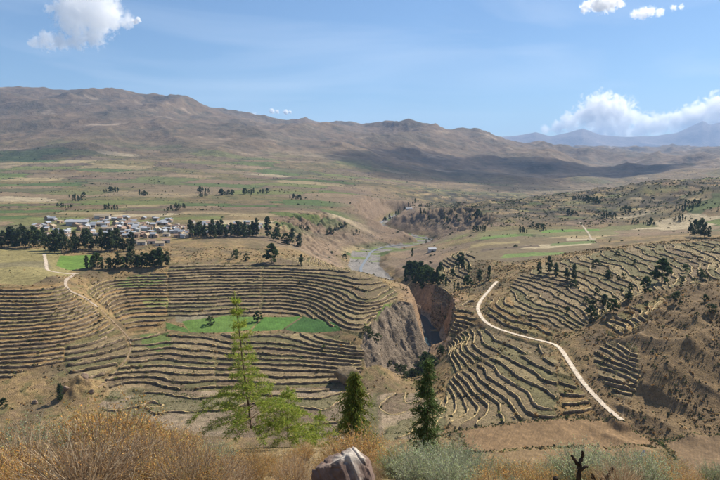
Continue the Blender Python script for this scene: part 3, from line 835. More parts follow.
def box_mesh(x0, x1, y0, y1, z0, z1):
    V = [(x, y, z) for z in (z0, z1) for y in (y0, y1) for x in (x0, x1)]
    F = [(0, 2, 3, 1), (4, 5, 7, 6), (0, 1, 5, 4), (2, 6, 7, 3), (0, 4, 6, 2), (1, 3, 7, 5)]
    return V, F
def boxes(lst):
    V = []; F = []
    for b in lst:
        v, f = box_mesh(*b); o = len(V); V += v; F += [tuple(i + o for i in q) for q in f]
    return V, F
def empty(name, loc, rz=0, sc=1):
    o = bpy.data.objects.new(name, None); COL.objects.link(o); o.location = loc; o.rotation_euler = (0, 0, rz); o.scale = (sc,) * 3 if np.isscalar(sc) else sc
    o.empty_display_size = .3
    return o
M_RUST = mat('rusty_bridge', plain((.20,.13,.09)))
def build_bridge():
    u0, t = ray_uv(418, 304); u1, _ = ray_uv(444, 304)
    D = 438.0; z = t * D
    o = empty('footbridge', (u0 * D, D, z))
    L = (u1 - u0) * D
    V, F = boxes([(0, L, -.7, .7, -.28, 0)]); mesh_obj('deck', V, F, M_RUST, o)
    for s in (-.75, .75):
        V, F = boxes([(0, L, s - .06, s + .06, .95, 1.08)] + [(x - .06, x + .06, s - .05, s + .05, 0, .95) for x in np.linspace(.3, L - .3, 9)])
        mesh_obj('railing', V, F, M_RUST, o)
    for x in (0, L): 
        V, F = boxes([(x - 2.2, x + 2.2, -1.6, 1.6, -9, -.5)]); mesh_obj('abutment', V, F, M_ROCKM, o, cols=np.tile((.25,.18,.12), (8, 1)))
    tag(o, 'rusty brown footbridge spanning the gorge above the river', 'bridge')
build_bridge()

# ------------------------------------------------------------------ leaf and twig geometry
def leaf_quads(c, size, rs, flat=0.0, aspect=.5):
    """random small quads at centres c (n,3); returns V (4n,3), F"""
    n = len(c); size = np.broadcast_to(size, (n,))
    a = rs.normal(size=(n, 3)); a[:, 2] *= (1 - flat); a /= np.linalg.norm(a, axis=1)[:, None]
    b = rs.normal(size=(n, 3)); b -= (b * a).sum(1)[:, None] * a; b /= np.linalg.norm(b, axis=1)[:, None]
    A = a * size[:, None] * .5; B = b * size[:, None] * .5 * aspect
    V = np.stack([c - A, c - B * .9, c + A, c + B], 1).reshape(-1, 3)
    F = np.arange(4 * n).reshape(n, 4)
    return V, F
def dir_quads(c, d, length, width, rs):
    """quads lying along directions d"""
    n = len(c); d = d / (np.linalg.norm(d, axis=1)[:, None] + 1e-9)
    b = rs.normal(size=(n, 3)); b -= (b * d).sum(1)[:, None] * d; b /= np.linalg.norm(b, axis=1)[:, None] + 1e-9
    L = np.broadcast_to(length, (n,))[:, None]; W = np.broadcast_to(width, (n,))[:, None]
    V = np.stack([c - b * W * .5, c + d * L * .5 - b * W * .6, c + d * L, c + d * L * .5 + b * W * .6], 1).reshape(-1, 3)
    return V, np.arange(4 * n).reshape(n, 4)
def tube(path, rad, sides=6):
    """tapered tube along path (n,3)"""
    p = np.asarray(path, float); n = len(p); rad = np.asarray(rad, float)
    tg = np.gradient(p, axis=0); tg /= np.linalg.norm(tg, axis=1)[:, None] + 1e-9
    ref = np.where(np.abs(tg[:, 2:3]) > .9, np.array([[1., 0, 0]]), np.array([[0, 0, 1.]]))
    a = np.cross(tg, ref); a /= np.linalg.norm(a, axis=1)[:, None] + 1e-9; b = np.cross(tg, a)
    ang = np.arange(sides) * 2 * math.pi / sides
    V = (p[:, None, :] + rad[:, None, None] * (np.cos(ang)[None, :, None] * a[:, None, :] + np.sin(ang)[None, :, None] * b[:, None, :])).reshape(-1, 3)
    F = []
    for i in range(n - 1):
        for k in range(sides):
            k2 = (k + 1) % sides
            F.append((i * sides + k, i * sides + k2, (i + 1) * sides + k2, (i + 1) * sides + k))
    return V, np.array(F)
class MB:
    def __init__(s): s.V = []; s.F = []; s.C = []; s.n = 0
    def add(s, V, F, c):
        V = np.asarray(V, float); F = np.asarray(F)
        s.V.append(V); s.F.append(F + s.n); s.n += len(V)
        c = np.asarray(c, float); s.C.append(np.broadcast_to(c, (len(V), 3)) if c.ndim == 1 else c)
    def mesh(s, name, material, smooth=False):
        o = mesh_obj(name, np.concatenate(s.V), np.concatenate(s.F), material, smooth=smooth, cols=np.clip(np.concatenate(s.C), .005, .95))
        return o
def rep4(c): return np.repeat(c, 4, axis=0)
def pal(cols, n, rs, var=.15):
    cols = np.array(cols); c = cols[rs.integers(0, len(cols), n)]
    return c * (1 + rs.normal(0, var, (n, 1)))

def proto_data(o):
    me = o.data; bpy.data.objects.remove(o); return me
def inst(name, me, parent=None, loc=(0, 0, 0), rz=0, sc=1):
    o = bpy.data.objects.new(name, me); COL.objects.link(o); o.location = loc; o.rotation_euler = (0, 0, rz)
    o.scale = (sc,) * 3 if np.isscalar(sc) else sc
    if parent: o.parent = parent
    return o

# tree prototypes, unit height 1 (scaled when placed)
def tree_proto(kind, seed):
    rs = np.random.default_rng(seed)
    tr = MB(); cr = MB()
    if kind == 'eucalyptus': top, base, wid, ncl, cols = 1.0, .14, .17, 40, [(.06,.09,.035),(.08,.11,.045),(.095,.12,.06),(.065,.085,.04)]
    elif kind == 'broad': top, base, wid, ncl, cols = 1.0, .10, .42, 40, [(.05,.085,.025),(.07,.11,.03),(.06,.08,.03)]
    elif kind == 'poplar': top, base, wid, ncl, cols = 1.0, .06, .15, 40, [(.05,.08,.025),(.07,.10,.035)]
    else: top, base, wid, ncl, cols = 1.0, .02, .6, 30, [(.06,.085,.03),(.08,.10,.04)]
    lean = rs.normal(0, .03, 2)
    zz = np.linspace(-.04, .88, 7)
    path = np.column_stack([lean[0] * zz + .008 * rs.normal(size=7), lean[1] * zz + .008 * rs.normal(size=7), zz])
    V, F = tube(path, np.linspace(.016, .003, 7), 6); tr.add(V, F, (.16,.13,.10))
    cents = []
    for i in range(ncl):
        h = base + (top - base) * rs.random() ** .85
        f = (h - base) / (top - base)
        env = wid * (math.sin(math.pi * min(1, f * .85 + .12)) ** .7) * (1.15 - .35 * f)
        a = rs.random() * 6.283; r = env * math.sqrt(rs.random())
        c = np.array([lean[0] * h + r * math.cos(a), lean[1] * h + r * math.sin(a), min(h, .97)])
        cents.append((c, .055 + .05 * rs.random()))
        s = np.array([lean[0] * (h - .1), lean[1] * (h - .1), max(.03, h - .08 - r * .5)])
        if i % 3 == 0:
            V, F = tube(np.array([s, (s + c) / 2 + [0, 0, .01], c]), [.007, .004, .002], 4); tr.add(V, F, (.16,.13,.10))
    for c, r in cents:
        m = 60 if kind in ('broad', 'bush') else 34
        pp = rs.normal(size=(m, 3)); pp /= np.linalg.norm(pp, axis=1)[:, None]; pp *= (rs.random((m, 1)) ** .4) * r * (1 if kind != 'bush' else 1.6); pp[:, 2] *= .8
        V, F = leaf_quads(c + pp, (.065 if kind in ('broad', 'bush') else .048) * (1 + .5 * rs.random(m)), rs, aspect=.75)
        cr.add(V, F, rep4(pal(cols, m, rs, .2) * (1 + .15 * rs.normal())))
    return proto_data(tr.mesh('trunk', M_BARK)), proto_data(cr.mesh('crown', M_LEAF))
TP = {k: [tree_proto(k, 300 + 10 * i + j) for j in range(5)] for i, k in enumerate(('eucalyptus', 'broad', 'poplar', 'bush'))}
NTREE = [0]
def tree(px, py, hpx, kind, label, group=None, cat='tree', name=None, D=None, dmin=150):
    """a tree whose foot shows at photo pixel (px, py), hpx photo pixels tall"""
    if D is None: x, y = P(px, py, dmin=dmin)
    else:
        x, y = (px - 360) / FPX * D, D
    z = zl(x, y)
    H = hpx / FPX * y * 1.02
    i = NTREE[0]; NTREE[0] += 1
    rs = random.Random(i)
    nm = name or {'eucalyptus': 'eucalyptus_tree', 'broad': 'broadleaf_tree', 'poplar': 'poplar_tree', 'bush': 'bush'}[kind]
    e = empty(nm, (x, y, z), rs.random() * 6.28, (H * rs.uniform(.85, 1.2), H * rs.uniform(.85, 1.2), H))
    tm, cm = TP[kind][rs.randrange(5)]
    inst('trunk', tm, e); inst('crown', cm, e)
    tag(e, label, cat, group)
    return e
rr = random.Random(3)
for i in range(15):
    px = -6 + i * 3.5 + rr.uniform(-1, 1); tree(px, 247 + rr.uniform(-1.5, 1.5), rr.uniform(15, 22), 'eucalyptus', 'dark eucalyptus in the row at the left edge before the village', 'eucalyptus row at the left edge')
for i in range(26):
    px = 46 + i * 3.4 + rr.uniform(-2, 2); tree(px, 251.5 + rr.uniform(-2.5, 2) , rr.uniform(13, 22), 'eucalyptus', 'tall dark eucalyptus in the grove in front of the village', 'eucalyptus grove before the village')
for i in range(21):
    px = 87 + i * 4.0 + rr.uniform(-2, 2); tree(px, 270 - (px - 87) * .03 + rr.uniform(-2, .5), rr.uniform(12, 21) if px > 120 else rr.uniform(10, 16), rr.choice(['eucalyptus', 'eucalyptus', 'broad']), 'dark tree in the front grove at the rim of the terraces', 'front grove on the rim')
for i in range(30):
    px = 190 + i * 2.35 + rr.uniform(-2, 2); tree(px, 237 + rr.uniform(-1.5, 1.2), rr.uniform(10, 18), 'eucalyptus', 'dark tree in the belt at the right end of the village', 'tree belt right of the village')
for px, py, h, k, lab in [(268,237,20,'poplar','tall lone poplar right of the village tree belt'),(278,238,15,'eucalyptus','slender tree just right of the tall lone poplar'),(276,241,12,'broad','rounded tree below the slender tree right of the village'),
        (286,245,12,'broad','left tree of the loose trio above the bluff slope'),(292,241,16,'eucalyptus','tall middle tree of the loose trio above the bluff slope'),(299,246,15,'eucalyptus','right tree of the loose trio above the bluff slope'),
        (272,263,19,'broad','dark tree standing alone on the rim of the bowl'),(301,268,13,'eucalyptus','small dark tree on the rim right of the lone tree'),
        (258,322,11,'broad','round dark bush-like tree on the far edge of the green field'),(539,276,13,'poplar','left slim tree on the terraced hill above the road'),
        (549,275,19,'eucalyptus','tall tree of the group on the terraced hill above the road'),(556,277,14,'poplar','right slim tree of the group on the terraced hill'),
        (566,282,15,'eucalyptus','slim dark tree among the terraces above the road'),(574,280,17,'eucalyptus','taller dark tree among the terraces above the road'),
        (488,281,15,'poplar','left slim tree by the top of the pale road'),(479,282,13,'eucalyptus','dark tree left of the pair at the road top'),(468,287,11,'broad','round tree left of the road top'),
        (662,283,24,'broad','large dark tree in the gully of the right hill'),(645,296,16,'broad','round tree lower in the gully of the right hill'),(604,306,12,'broad','round bush-like tree in the terraces right of centre'),
        (613,318,13,'broad','low dark tree above the crest of the near spur'),(590,318,11,'broad','small dark tree at the lower edge of the hill terraces'),
        (345,250,6,'broad','small tree on the gravel riverbed'),(412,256,8,'poplar','slim tree on the green river flat'),(60,402,18,'poplar','dark green tree beside the rocky knoll at lower left'),
        (4,408,10,'broad','dark green tree at the lower left edge')]:
    tree(px, py, h, k, lab)
tree(210, 325, 9, 'bush', 'olive bush at the left end of the green field', cat='bush')
tree(236, 259, 9, 'bush', 'wide low bush on the plateau above the bowl', cat='bush')
tree(246, 260, 7, 'bush', 'smaller low bush right of the wide plateau bush', cat='bush')
for i, (px, h) in enumerate(((690,13),(695,17),(700,19),(704,15),(709,12))):
    tree(px, 236.5 + i * .3, h, 'eucalyptus', 'tree of the dark clump on the crest at the right edge', 'clump on the right crest')
for i in range(34):
    D = rr.uniform(475, 590); px = 432 - (D - 475) * .26 + rr.uniform(-5, 14)
    tree(px, 0, rr.uniform(9, 16), rr.choice(['broad', 'broad', 'poplar']), 'rounded green tree of the thicket beyond the gorge', 'thicket beyond the gorge', D=D)
for i in range(11):
    tree(rr.uniform(418, 446), 0, rr.uniform(7, 12), rr.choice(['broad', 'bush']), 'green tree in the gully at the near end of the gorge', 'trees at the near end of the gorge', D=rr.uniform(340, 362))
for i in range(16):
    tree(rr.uniform(362, 425), 0, rr.uniform(5, 9), rr.choice(['broad', 'bush', 'bush']), 'dark bush in the hollow below the rocky bluff', 'bushes below the bluff', cat='bush', D=rr.uniform(318, 346))
for i in range(12):
    px = rr.uniform(436, 470); py = rr.uniform(262, 292)
    tree(px, py, rr.uniform(6, 11), rr.choice(['broad', 'poplar']), 'small tree among the little terraces beyond the footbridge', 'trees on the small far terraces')
far = [((385,440),(204,212),26,'distant tree along the far river bluff','trees along the far river bluff'),((455,560),(226,233),20,'distant tree along the upper edge of the right bank fields','trees along the right bank fields'),
       ((620,700),(196,226),40,'distant tree scattered over the hill right of the valley','trees on the right hill'),((440,620),(196,222),40,'distant tree on the low dark hill across the valley','trees on the low dark hill'),
       ((0,340),(186,212),60,'distant tree scattered between the valley fields','trees between the valley fields'),((200,345),(192,200),24,'distant tree in the long row beyond the village','tree row beyond the village'),
       ((300,385),(212,245),22,'distant tree on the bare bluff above the riverbed','trees on the river bluff')]
for (a, b), (c, d), n, lab, grp in far:
    for i in range(n):
        if i % 6 == 0: qx, qy, st_ = rr.uniform(a, b), rr.uniform(c, d), rr.uniform(1.2, 3.2)
        py = min(d, max(c, qy + rr.uniform(-.8, .8)))
        tree(min(b, max(a, qx + (i % 6 - 2.5) * st_ + rr.uniform(-.8, .8))), py, rr.uniform(2.4, 6.5), rr.choice(['broad', 'eucalyptus', 'poplar']), lab, grp, dmin=520)
for i in range(40):
    tree(rr.uniform(560, 715), rr.uniform(255, 330), rr.uniform(4, 9), rr.choice(['broad', 'bush', 'bush']), 'dark bushy tree dotted over the terraced hill above the road', 'bushy trees on the right hill')

# ------------------------------------------------------------------ village
HW = [mat('house_wall_white', plain((.50,.46,.41))), mat('house_wall_adobe', plain((.36,.26,.18))), mat('house_wall_grey', plain((.45,.43,.40)))]
HR = [mat('roof_tin_pale', plain((.42,.43,.45), .6)), mat('roof_tin_rust', plain((.33,.22,.16), .7)), mat('roof_straw', plain((.40,.32,.22))), mat('roof_tin_grey', plain((.34,.36,.38), .5))]
M_DARK = mat('dark_opening', plain((.03,.028,.025)))
HN = {}
def house_meshes(wi, ri, gable):
    key = (wi, ri, gable)
    if key in HN: return HN[key]
    hz = 1.0
    if gable:
        V = [(-.5,-.5,-.3),(.5,-.5,-.3),(.5,.5,-.3),(-.5,.5,-.3),(-.5,-.5,hz),(.5,-.5,hz),(.5,.5,hz),(-.5,.5,hz),(-.5,0,1.5),(.5,0,1.5)]
        F = [(0,1,5,4),(2,3,7,6),(1,2,6,5),(3,0,4,7),(5,6,9,9),(7,4,8,8)]
        F = [f for f in F]
        me = bpy.data.meshes.new('wall'); me.from_pydata(V, [], [(0,1,5,4),(2,3,7,6),(1,2,6,9,5),(3,0,4,8,7)]); me.materials.append(HW[wi])
        o = .07; t = .06
        RV = []; 
        for y, z in ((-.5 - o, hz - o), (0, 1.5), (.5 + o, hz - o)):
            for dz in (0.02, t + .02):
                for x in (-.5 - o, .5 + o): RV.append((x, y, z + dz))
        rf = bpy.data.meshes.new('roof'); rf.from_pydata(RV, [], [(2,3,7,6),(6,7,11,10),(0,4,5,1),(4,8,9,5),(0,1,3,2),(8,10,11,9),(0,2,6,4),(1,5,7,3),(4,6,10,8),(5,9,11,7)]); rf.materials.append(HR[ri])
    else:
        V, F = box_mesh(-.5, .5, -.5, .5, -.3, 1.0); me = bpy.data.meshes.new('wall'); me.from_pydata(V, [], F); me.materials.append(HW[wi])
        V = [(-.56,-.56,1.003),(.56,-.56,1.003),(.56,.56,1.13),(-.56,.56,1.13),(-.56,-.56,1.07),(.56,-.56,1.07),(.56,.56,1.2),(-.56,.56,1.2)]
        rf = bpy.data.meshes.new('roof'); rf.from_pydata(V, [], [(0,3,2,1),(4,5,6,7),(0,1,5,4),(1,2,6,5),(2,3,7,6),(3,0,4,7)]); rf.materials.append(HR[ri])
    dm = bpy.data.meshes.new('doorway'); V, F = boxes([(-.12, .06, -.53, -.49, -.1, .62)]); dm.from_pydata(V, [], F); dm.materials.append(M_DARK)
    HN[key] = (me, rf, dm); return HN[key]
LW = ['white-walled', 'adobe-walled', 'grey-walled']; LR = ['pale tin', 'rust-brown', 'straw-coloured', 'grey tin']
def house(px, py, L, Wd, Hh, rz, wi, ri, gable, label=None, group=True):
    x, y = P(px, py); z = zl(x, y)
    e = empty('house', (x, y, z), rz, (L, Wd, Hh))
    wm, rm_, dm_ = house_meshes(wi, ri, gable)
    wl_ = inst('wall', wm, e); inst('roof', rm_, e); inst('doorway', dm_, wl_)
    tag(e, label or '%s house with %s roof among the distant village houses' % (LW[wi], LR[ri]), 'house', None if label else 'village houses')
rr = random.Random(11)
for i in range(210):
    px = rr.uniform(30, 262) if i < 150 else rr.uniform(95, 190)
    py = rr.uniform(219, 238) if px < 200 else rr.uniform(224, 235)
    if px < 45: py = rr.uniform(225, 232)
    house(px, py, rr.uniform(4.5, 9), rr.uniform(4, 6), rr.uniform(2.4, 3.6), rr.choice([0, 0, .15, -.2, 1.57, 1.4]) + rr.uniform(-.1, .1), rr.choice([0, 1, 1, 1, 2]), rr.choice([0, 1, 1, 2, 3, 3]), rr.random() < .6)
house(78, 225, 26, 9, 4.5, .05, 2, 0, True, 'long pale-roofed hall, the largest building of the village')
house(103, 219, 20, 8, 4.5, .0, 0, 2, True, 'long low straw-coloured building at the top of the village')
house(38, 241, 14, 7, 3.5, .1, 0, 0, True, 'small white house between the two eucalyptus rows')
for i, (px, py) in enumerate(((134,243.5),(142,245),(152,244),(160,245.5),(166,243))):
    house(px, py, 8, 5, 3, .1 * i, 0, (1, 2)[i % 2], True, ['small white-walled house at the left end of the row above the front grove','second house from the left above the front grove','middle house of the row above the front grove','second house from the right above the front grove','small house at the right end of the row above the front grove'][i])
house(409, 210.5, 12, 8, 4, 0, 0, 0, False, 'tiny white building on the far bluff above the river')
house(432, 252, 9, 6, 3.4, .2, 0, 0, True, 'tiny pale hut on the river flat upstream')

# ------------------------------------------------------------------ rocks
def rock(name, loc, size, seed, colr, label, cat='rock', sub=4, rough=.35, flat=0.6):
    bm = bmesh.new(); bmesh.ops.create_icosphere(bm, subdivisions=sub, radius=1)
    v = np.array([p.co[:] for p in bm.verts]); rs = np.random.default_rng(seed)
    for _ in range(14):
        d = rs.normal(size=3); d /= np.linalg.norm(d); k = rs.uniform(.45, .85)
        s = v @ d; over = np.maximum(s - k, 0); v -= over[:, None] * d * .95
    v *= (1 + rough * .25 * fbm(v[:, 0] * 2.3 + seed, v[:, 1] * 2.3 + v[:, 2] * 1.7, 4, seed=seed))[:, None]
    v *= np.array(size)
    f = np.array([[q.index for q in p.verts] for p in bm.faces]); bm.free()
    c = np.array(colr) * (1 + .2 * fbm(v[:, 0] * 2, v[:, 2] * 2, 3, seed=seed + 1))[:, None]
    o = mesh_obj(name, v, f, M_ROCKM, cols=np.clip(c, .02, .9)); o.location = loc
    if label: tag(o, label, cat)
    return o
x, y = P(347, 384); rock('rock_outcrop', (x, y, zl(x, y) + 3.0), (7.8, 5.6, 7.0), 9, (.20,.15,.09), 'square-topped rock outcrop rising from the terraces left of the gorge bluff')
for i, (px, py, s, lab) in enumerate(((66,398,2.2,'brown boulder beside the dark tree on the knoll'),(84,384,3.2,'pointed rock at the top of the lower-left knoll'),(35,403,1.6,'small boulder on the straw patch left of the knoll'),(92,396,1.8,'pale boulder at the right foot of the knoll'))):
    x, y = P(px, py); rock('boulder', (x, y, zl(x, y) + s * .3), (s, s * .8, s * .9), 20 + i, (.25,.18,.13), lab)

# ------------------------------------------------------------------ scrub on the slopes (nobody could count it)
def scrub(name, pts, sizes, cols, label, nq=9, seed=1):
    rs = np.random.default_rng(seed)
    n = len(pts); pts = np.asarray(pts); sizes = np.asarray(sizes)
    q = rs.normal(size=(n, nq, 3)); q /= np.linalg.norm(q, axis=2)[:, :, None]; q *= rs.random((n, nq, 1)) ** .5
    q[:, :, 2] = np.abs(q[:, :, 2]) * .8 + .1
    c = (pts[:, None, :] + q * sizes[:, None, None] * .55).reshape(-1, 3)
    V, F = leaf_quads(c, np.repeat(sizes, nq) * .75 * rs.uniform(.6, 1.2, n * nq), rs, aspect=.8)
    C = np.repeat(pal(cols, n, rs, .25), nq, 0) * (1 + rs.normal(0, .15, (n * nq, 1)))
    o = mesh_obj(name, V, F, M_SCRUB, cols=np.clip(rep4(C), .01, .9))
    tag(o, label, kind='stuff')
def scatter(px0, px1, D0, D1, n, seed, dens=None):
    rs = np.random.default_rng(seed)
    D = np.sqrt(rs.uniform(D0 ** 2, D1 ** 2, n)); u = (rs.uniform(px0, px1, n) - 360) / FPX
    x = u * D; y = D
    if dens is not None:
        k = rs.random(n) < dens(x, y); x, y = x[k], y[k]
    return x, y
GRNS = [(.075,.085,.035),(.10,.10,.045),(.13,.115,.05),(.06,.075,.03)]
MIXS = [(.055,.06,.025),(.085,.07,.035),(.19,.115,.045),(.30,.175,.06),(.075,.085,.03),(.24,.17,.07)]
def no_build(x, y):
    k = np.ones(len(x))
    for n, p, c in SEP: k[in_poly(x, y, p)] = .3 if n == 'rock_bluff' else 0
    for p, c, _ in COVER: k[in_poly(x, y, p)] *= .05
    d, _ = seg_dist(x, y, ROADS); k[d < 3.2] = 0
    d, pos = seg_dist(x, y, RIVER); i = np.minimum(pos.astype(int), len(RIVER) - 2); k[d < np.array(RIVER)[i, 3] + 1] = 0
    for T in TERR: k[tmask(T, x, y)] *= {10: .22, 9: .4, 8: .10, 11: .3, 12: .4, 13: .5, 14: .4, 15: .5, 16: .5}.get(T['id'], .07)
    return k
if WALL_PTS:
    W = np.array(WALL_PTS); rs = np.random.default_rng(9)
    keep = rs.random(len(W)) < (.25 + .75 * sstep(-.1, .3, fbm(W[:, 0] / 18, W[:, 1] / 18, 2, seed=160)))
    W = W[keep]
    scrub('wall_scrub', np.column_stack([W[:, :2], W[:, 3]]), np.clip(rs.lognormal(-.35, .5, len(W)), .3, 2.2), GRNS + MIXS + [(.14,.16,.05),(.18,.17,.06)], 'dark scrub growing along the terrace walls', seed=3)
x, y = scatter(430, 800, 205, 560, 62000, 31, lambda x, y: no_build(x, y) * (.22 + .78 * sstep(-.1, .3, fbm(x / 14, y / 22, 3, seed=170))))
scrub('slope_scrub', np.column_stack([x, y, z_land(x, y)]), np.clip(np.random.default_rng(2).lognormal(-.32, .42, len(x)), .3, 2.4), MIXS, 'brown and olive scrub dotted over the right-hand slopes', seed=4, nq=6)
x, y = scatter(-60, 430, 250, 560, 16000, 32, lambda x, y: no_build(x, y) * (.25 + .75 * sstep(0, .3, fbm(x / 20, y / 20, 3, seed=171))))
scrub('plateau_scrub', np.column_stack([x, y, z_land(x, y)]), np.random.default_rng(3).uniform(.4, 1.3, len(x)), MIXS, 'dry scrub scattered over the left slopes and rim', seed=5)
x, y = scatter(425, 790, 790, 1500, 15000, 37, lambda x, y: .2 + .8 * sstep(-.05, .3, fbm(x / 35, y / 35, 3, seed=174)))
scrub('hill_scrub', np.column_stack([x, y, z_land(x, y)]), np.random.default_rng(14).uniform(1.2, 4.2, len(x)), GRNS, 'dark scrub and hedges over the hills right of the valley', seed=16, nq=5)
q = smooth_line(ROADS, 14); tg = np.gradient(q, axis=0); tg /= np.linalg.norm(tg, axis=1)[:, None]; rs = np.random.default_rng(56)
off = rs.choice([-1, 1], len(q)) * rs.uniform(1.0, 3.2, len(q)); k_ = rs.random(len(q)) < .55
x, y = (q[:, 0] + tg[:, 1] * off)[k_], (q[:, 1] - tg[:, 0] * off)[k_]
scrub('roadside_weeds', np.column_stack([x, y, z_land(x, y) + .05]), rs.uniform(.25, .8, len(x)), MIXS + [(.30,.23,.12)], 'weeds and dry grass straggling along the pale road', seed=18, nq=6)
HEDGES = [PL([(462,452),(500,451),(560,448),(640,446.5),(652,446)]), PL([(452,431),(480,427),(520,423),(560,420),(600,418.5),(622,421),(650,436),(664,439),(690,435.5),(730,432)]), PL([(660,441),(668,448),(676,460)]), PL([(440,436),(458,432),(470,453)]), PL([(96,397),(130,398),(165,394),(210,397),(270,400),(330,404)]), PL([(120,402),(180,402),(240,405)]), PL([(296,436),(334,434)]), PL([(368,434),(412,433)])]
hx, hy = [], []
rs = np.random.default_rng(55)
for ln in HEDGES:
    q = smooth_line(np.array(ln), 60); m = rs.random(len(q)) < .55 + .4 * fbm(np.arange(len(q)) / 14, np.zeros(len(q)), 2, seed=181)
    for r_ in range(2): hx.append(q[m, 0] + rs.normal(0, .7, m.sum())); hy.append(q[m, 1] + rs.normal(0, .7, m.sum()))
x, y = np.concatenate(hx), np.concatenate(hy)
scrub('field_hedge', np.column_stack([x, y, z_land(x, y)]), rs.uniform(.2, .75, len(x)), [(.10,.14,.035),(.13,.17,.05),(.08,.11,.03),(.16,.15,.06)], 'low green hedge plants along the field edges', seed=8, nq=7)
x, y = scatter(-60, 745, 225, 560, 52000, 36, lambda x, y: np.where(sum(tmask(T, x, y) for T in TERR) > 0, .15 + .85 * sstep(-.1, .35, fbm(x / 9, y / 9, 2, seed=173)), 0))
scrub('terrace_grass', np.column_stack([x, y, z_land(x, y)]), np.random.default_rng(6).uniform(.25, .75, len(x)), [(.22,.17,.075),(.28,.21,.10),(.13,.125,.05),(.16,.13,.06),(.10,.11,.04)], 'tufts of dry grass and weeds on the terrace plots', seed=9, nq=4)
x, y = scatter(-20, 780, 600, 2500, 30000, 33, lambda x, y: .04 + .96 * sstep(.12, .35, fbm(x / 70, y / 45, 3, seed=172)))
scrub('valley_scrub', np.column_stack([x, y, z_land(x, y)]), np.clip(np.random.default_rng(4).lognormal(.7, .45, len(x)), .8, 6), GRNS, 'dark hedges and scrub between the far valley fields', seed=6, nq=5)

# ------------------------------------------------------------------ far mountains
def build_far():
    sky_pts = [(380,150),(440,143),(470,140),(500,137),(520,135),(533,132),(548,136.5),(565,132.5),(579,128.5),(586,131),(596,135),(620,137),(650,136),(672,133),(686,126),(697,121),(704,125),(713,122.5),(722,126),(760,131),(830,138),(950,145)]
    a = np.array(sky_pts, float)
    pxs = np.linspace(380, 950, 420); Ds = np.linspace(12500, 18500, 70)
    PX, D = np.meshgrid(pxs, Ds)
    sk = np.interp(PX, a[:, 0], a[:, 1])
    t = np.array([ray_uv(360, v)[1] for v in sk.ravel()]).reshape(sk.shape)
    x = (PX - 360) / FPX * D
    ridge = t * 16000
    bell = np.exp(-((D - 16000) / 1900) ** 2)
    z = -50 + (ridge + 50) * bell + 260 * bell * (1 - bell) * 2 * (ridged(x / 1500, D / 1500, 5, seed=181) - .4) + 18 * fbm(x / 400, D / 400, 4, seed=182)
    nr, nc = x.shape
    i = np.arange((nr - 1) * (nc - 1)); r = i // (nc - 1); q = i % (nc - 1); k = r * nc + q
    F = np.stack([k, k + 1, k + nc + 1, k + nc], 1)
    V = np.stack([x.ravel(), D.ravel(), z.ravel()], 1)
    n1 = fbm(V[:, 0] / 900, V[:, 1] / 900, 4, seed=183)
    c = np.array((.21,.165,.13)) * (1 + .3 * n1)[:, None]
    o = mesh_obj('mountain_peaks', V, F, M_MOUNT, smooth=True, cols=c)
    tag(o, 'faint blue-grey volcanic peaks on the right horizon', kind='structure')
build_far()

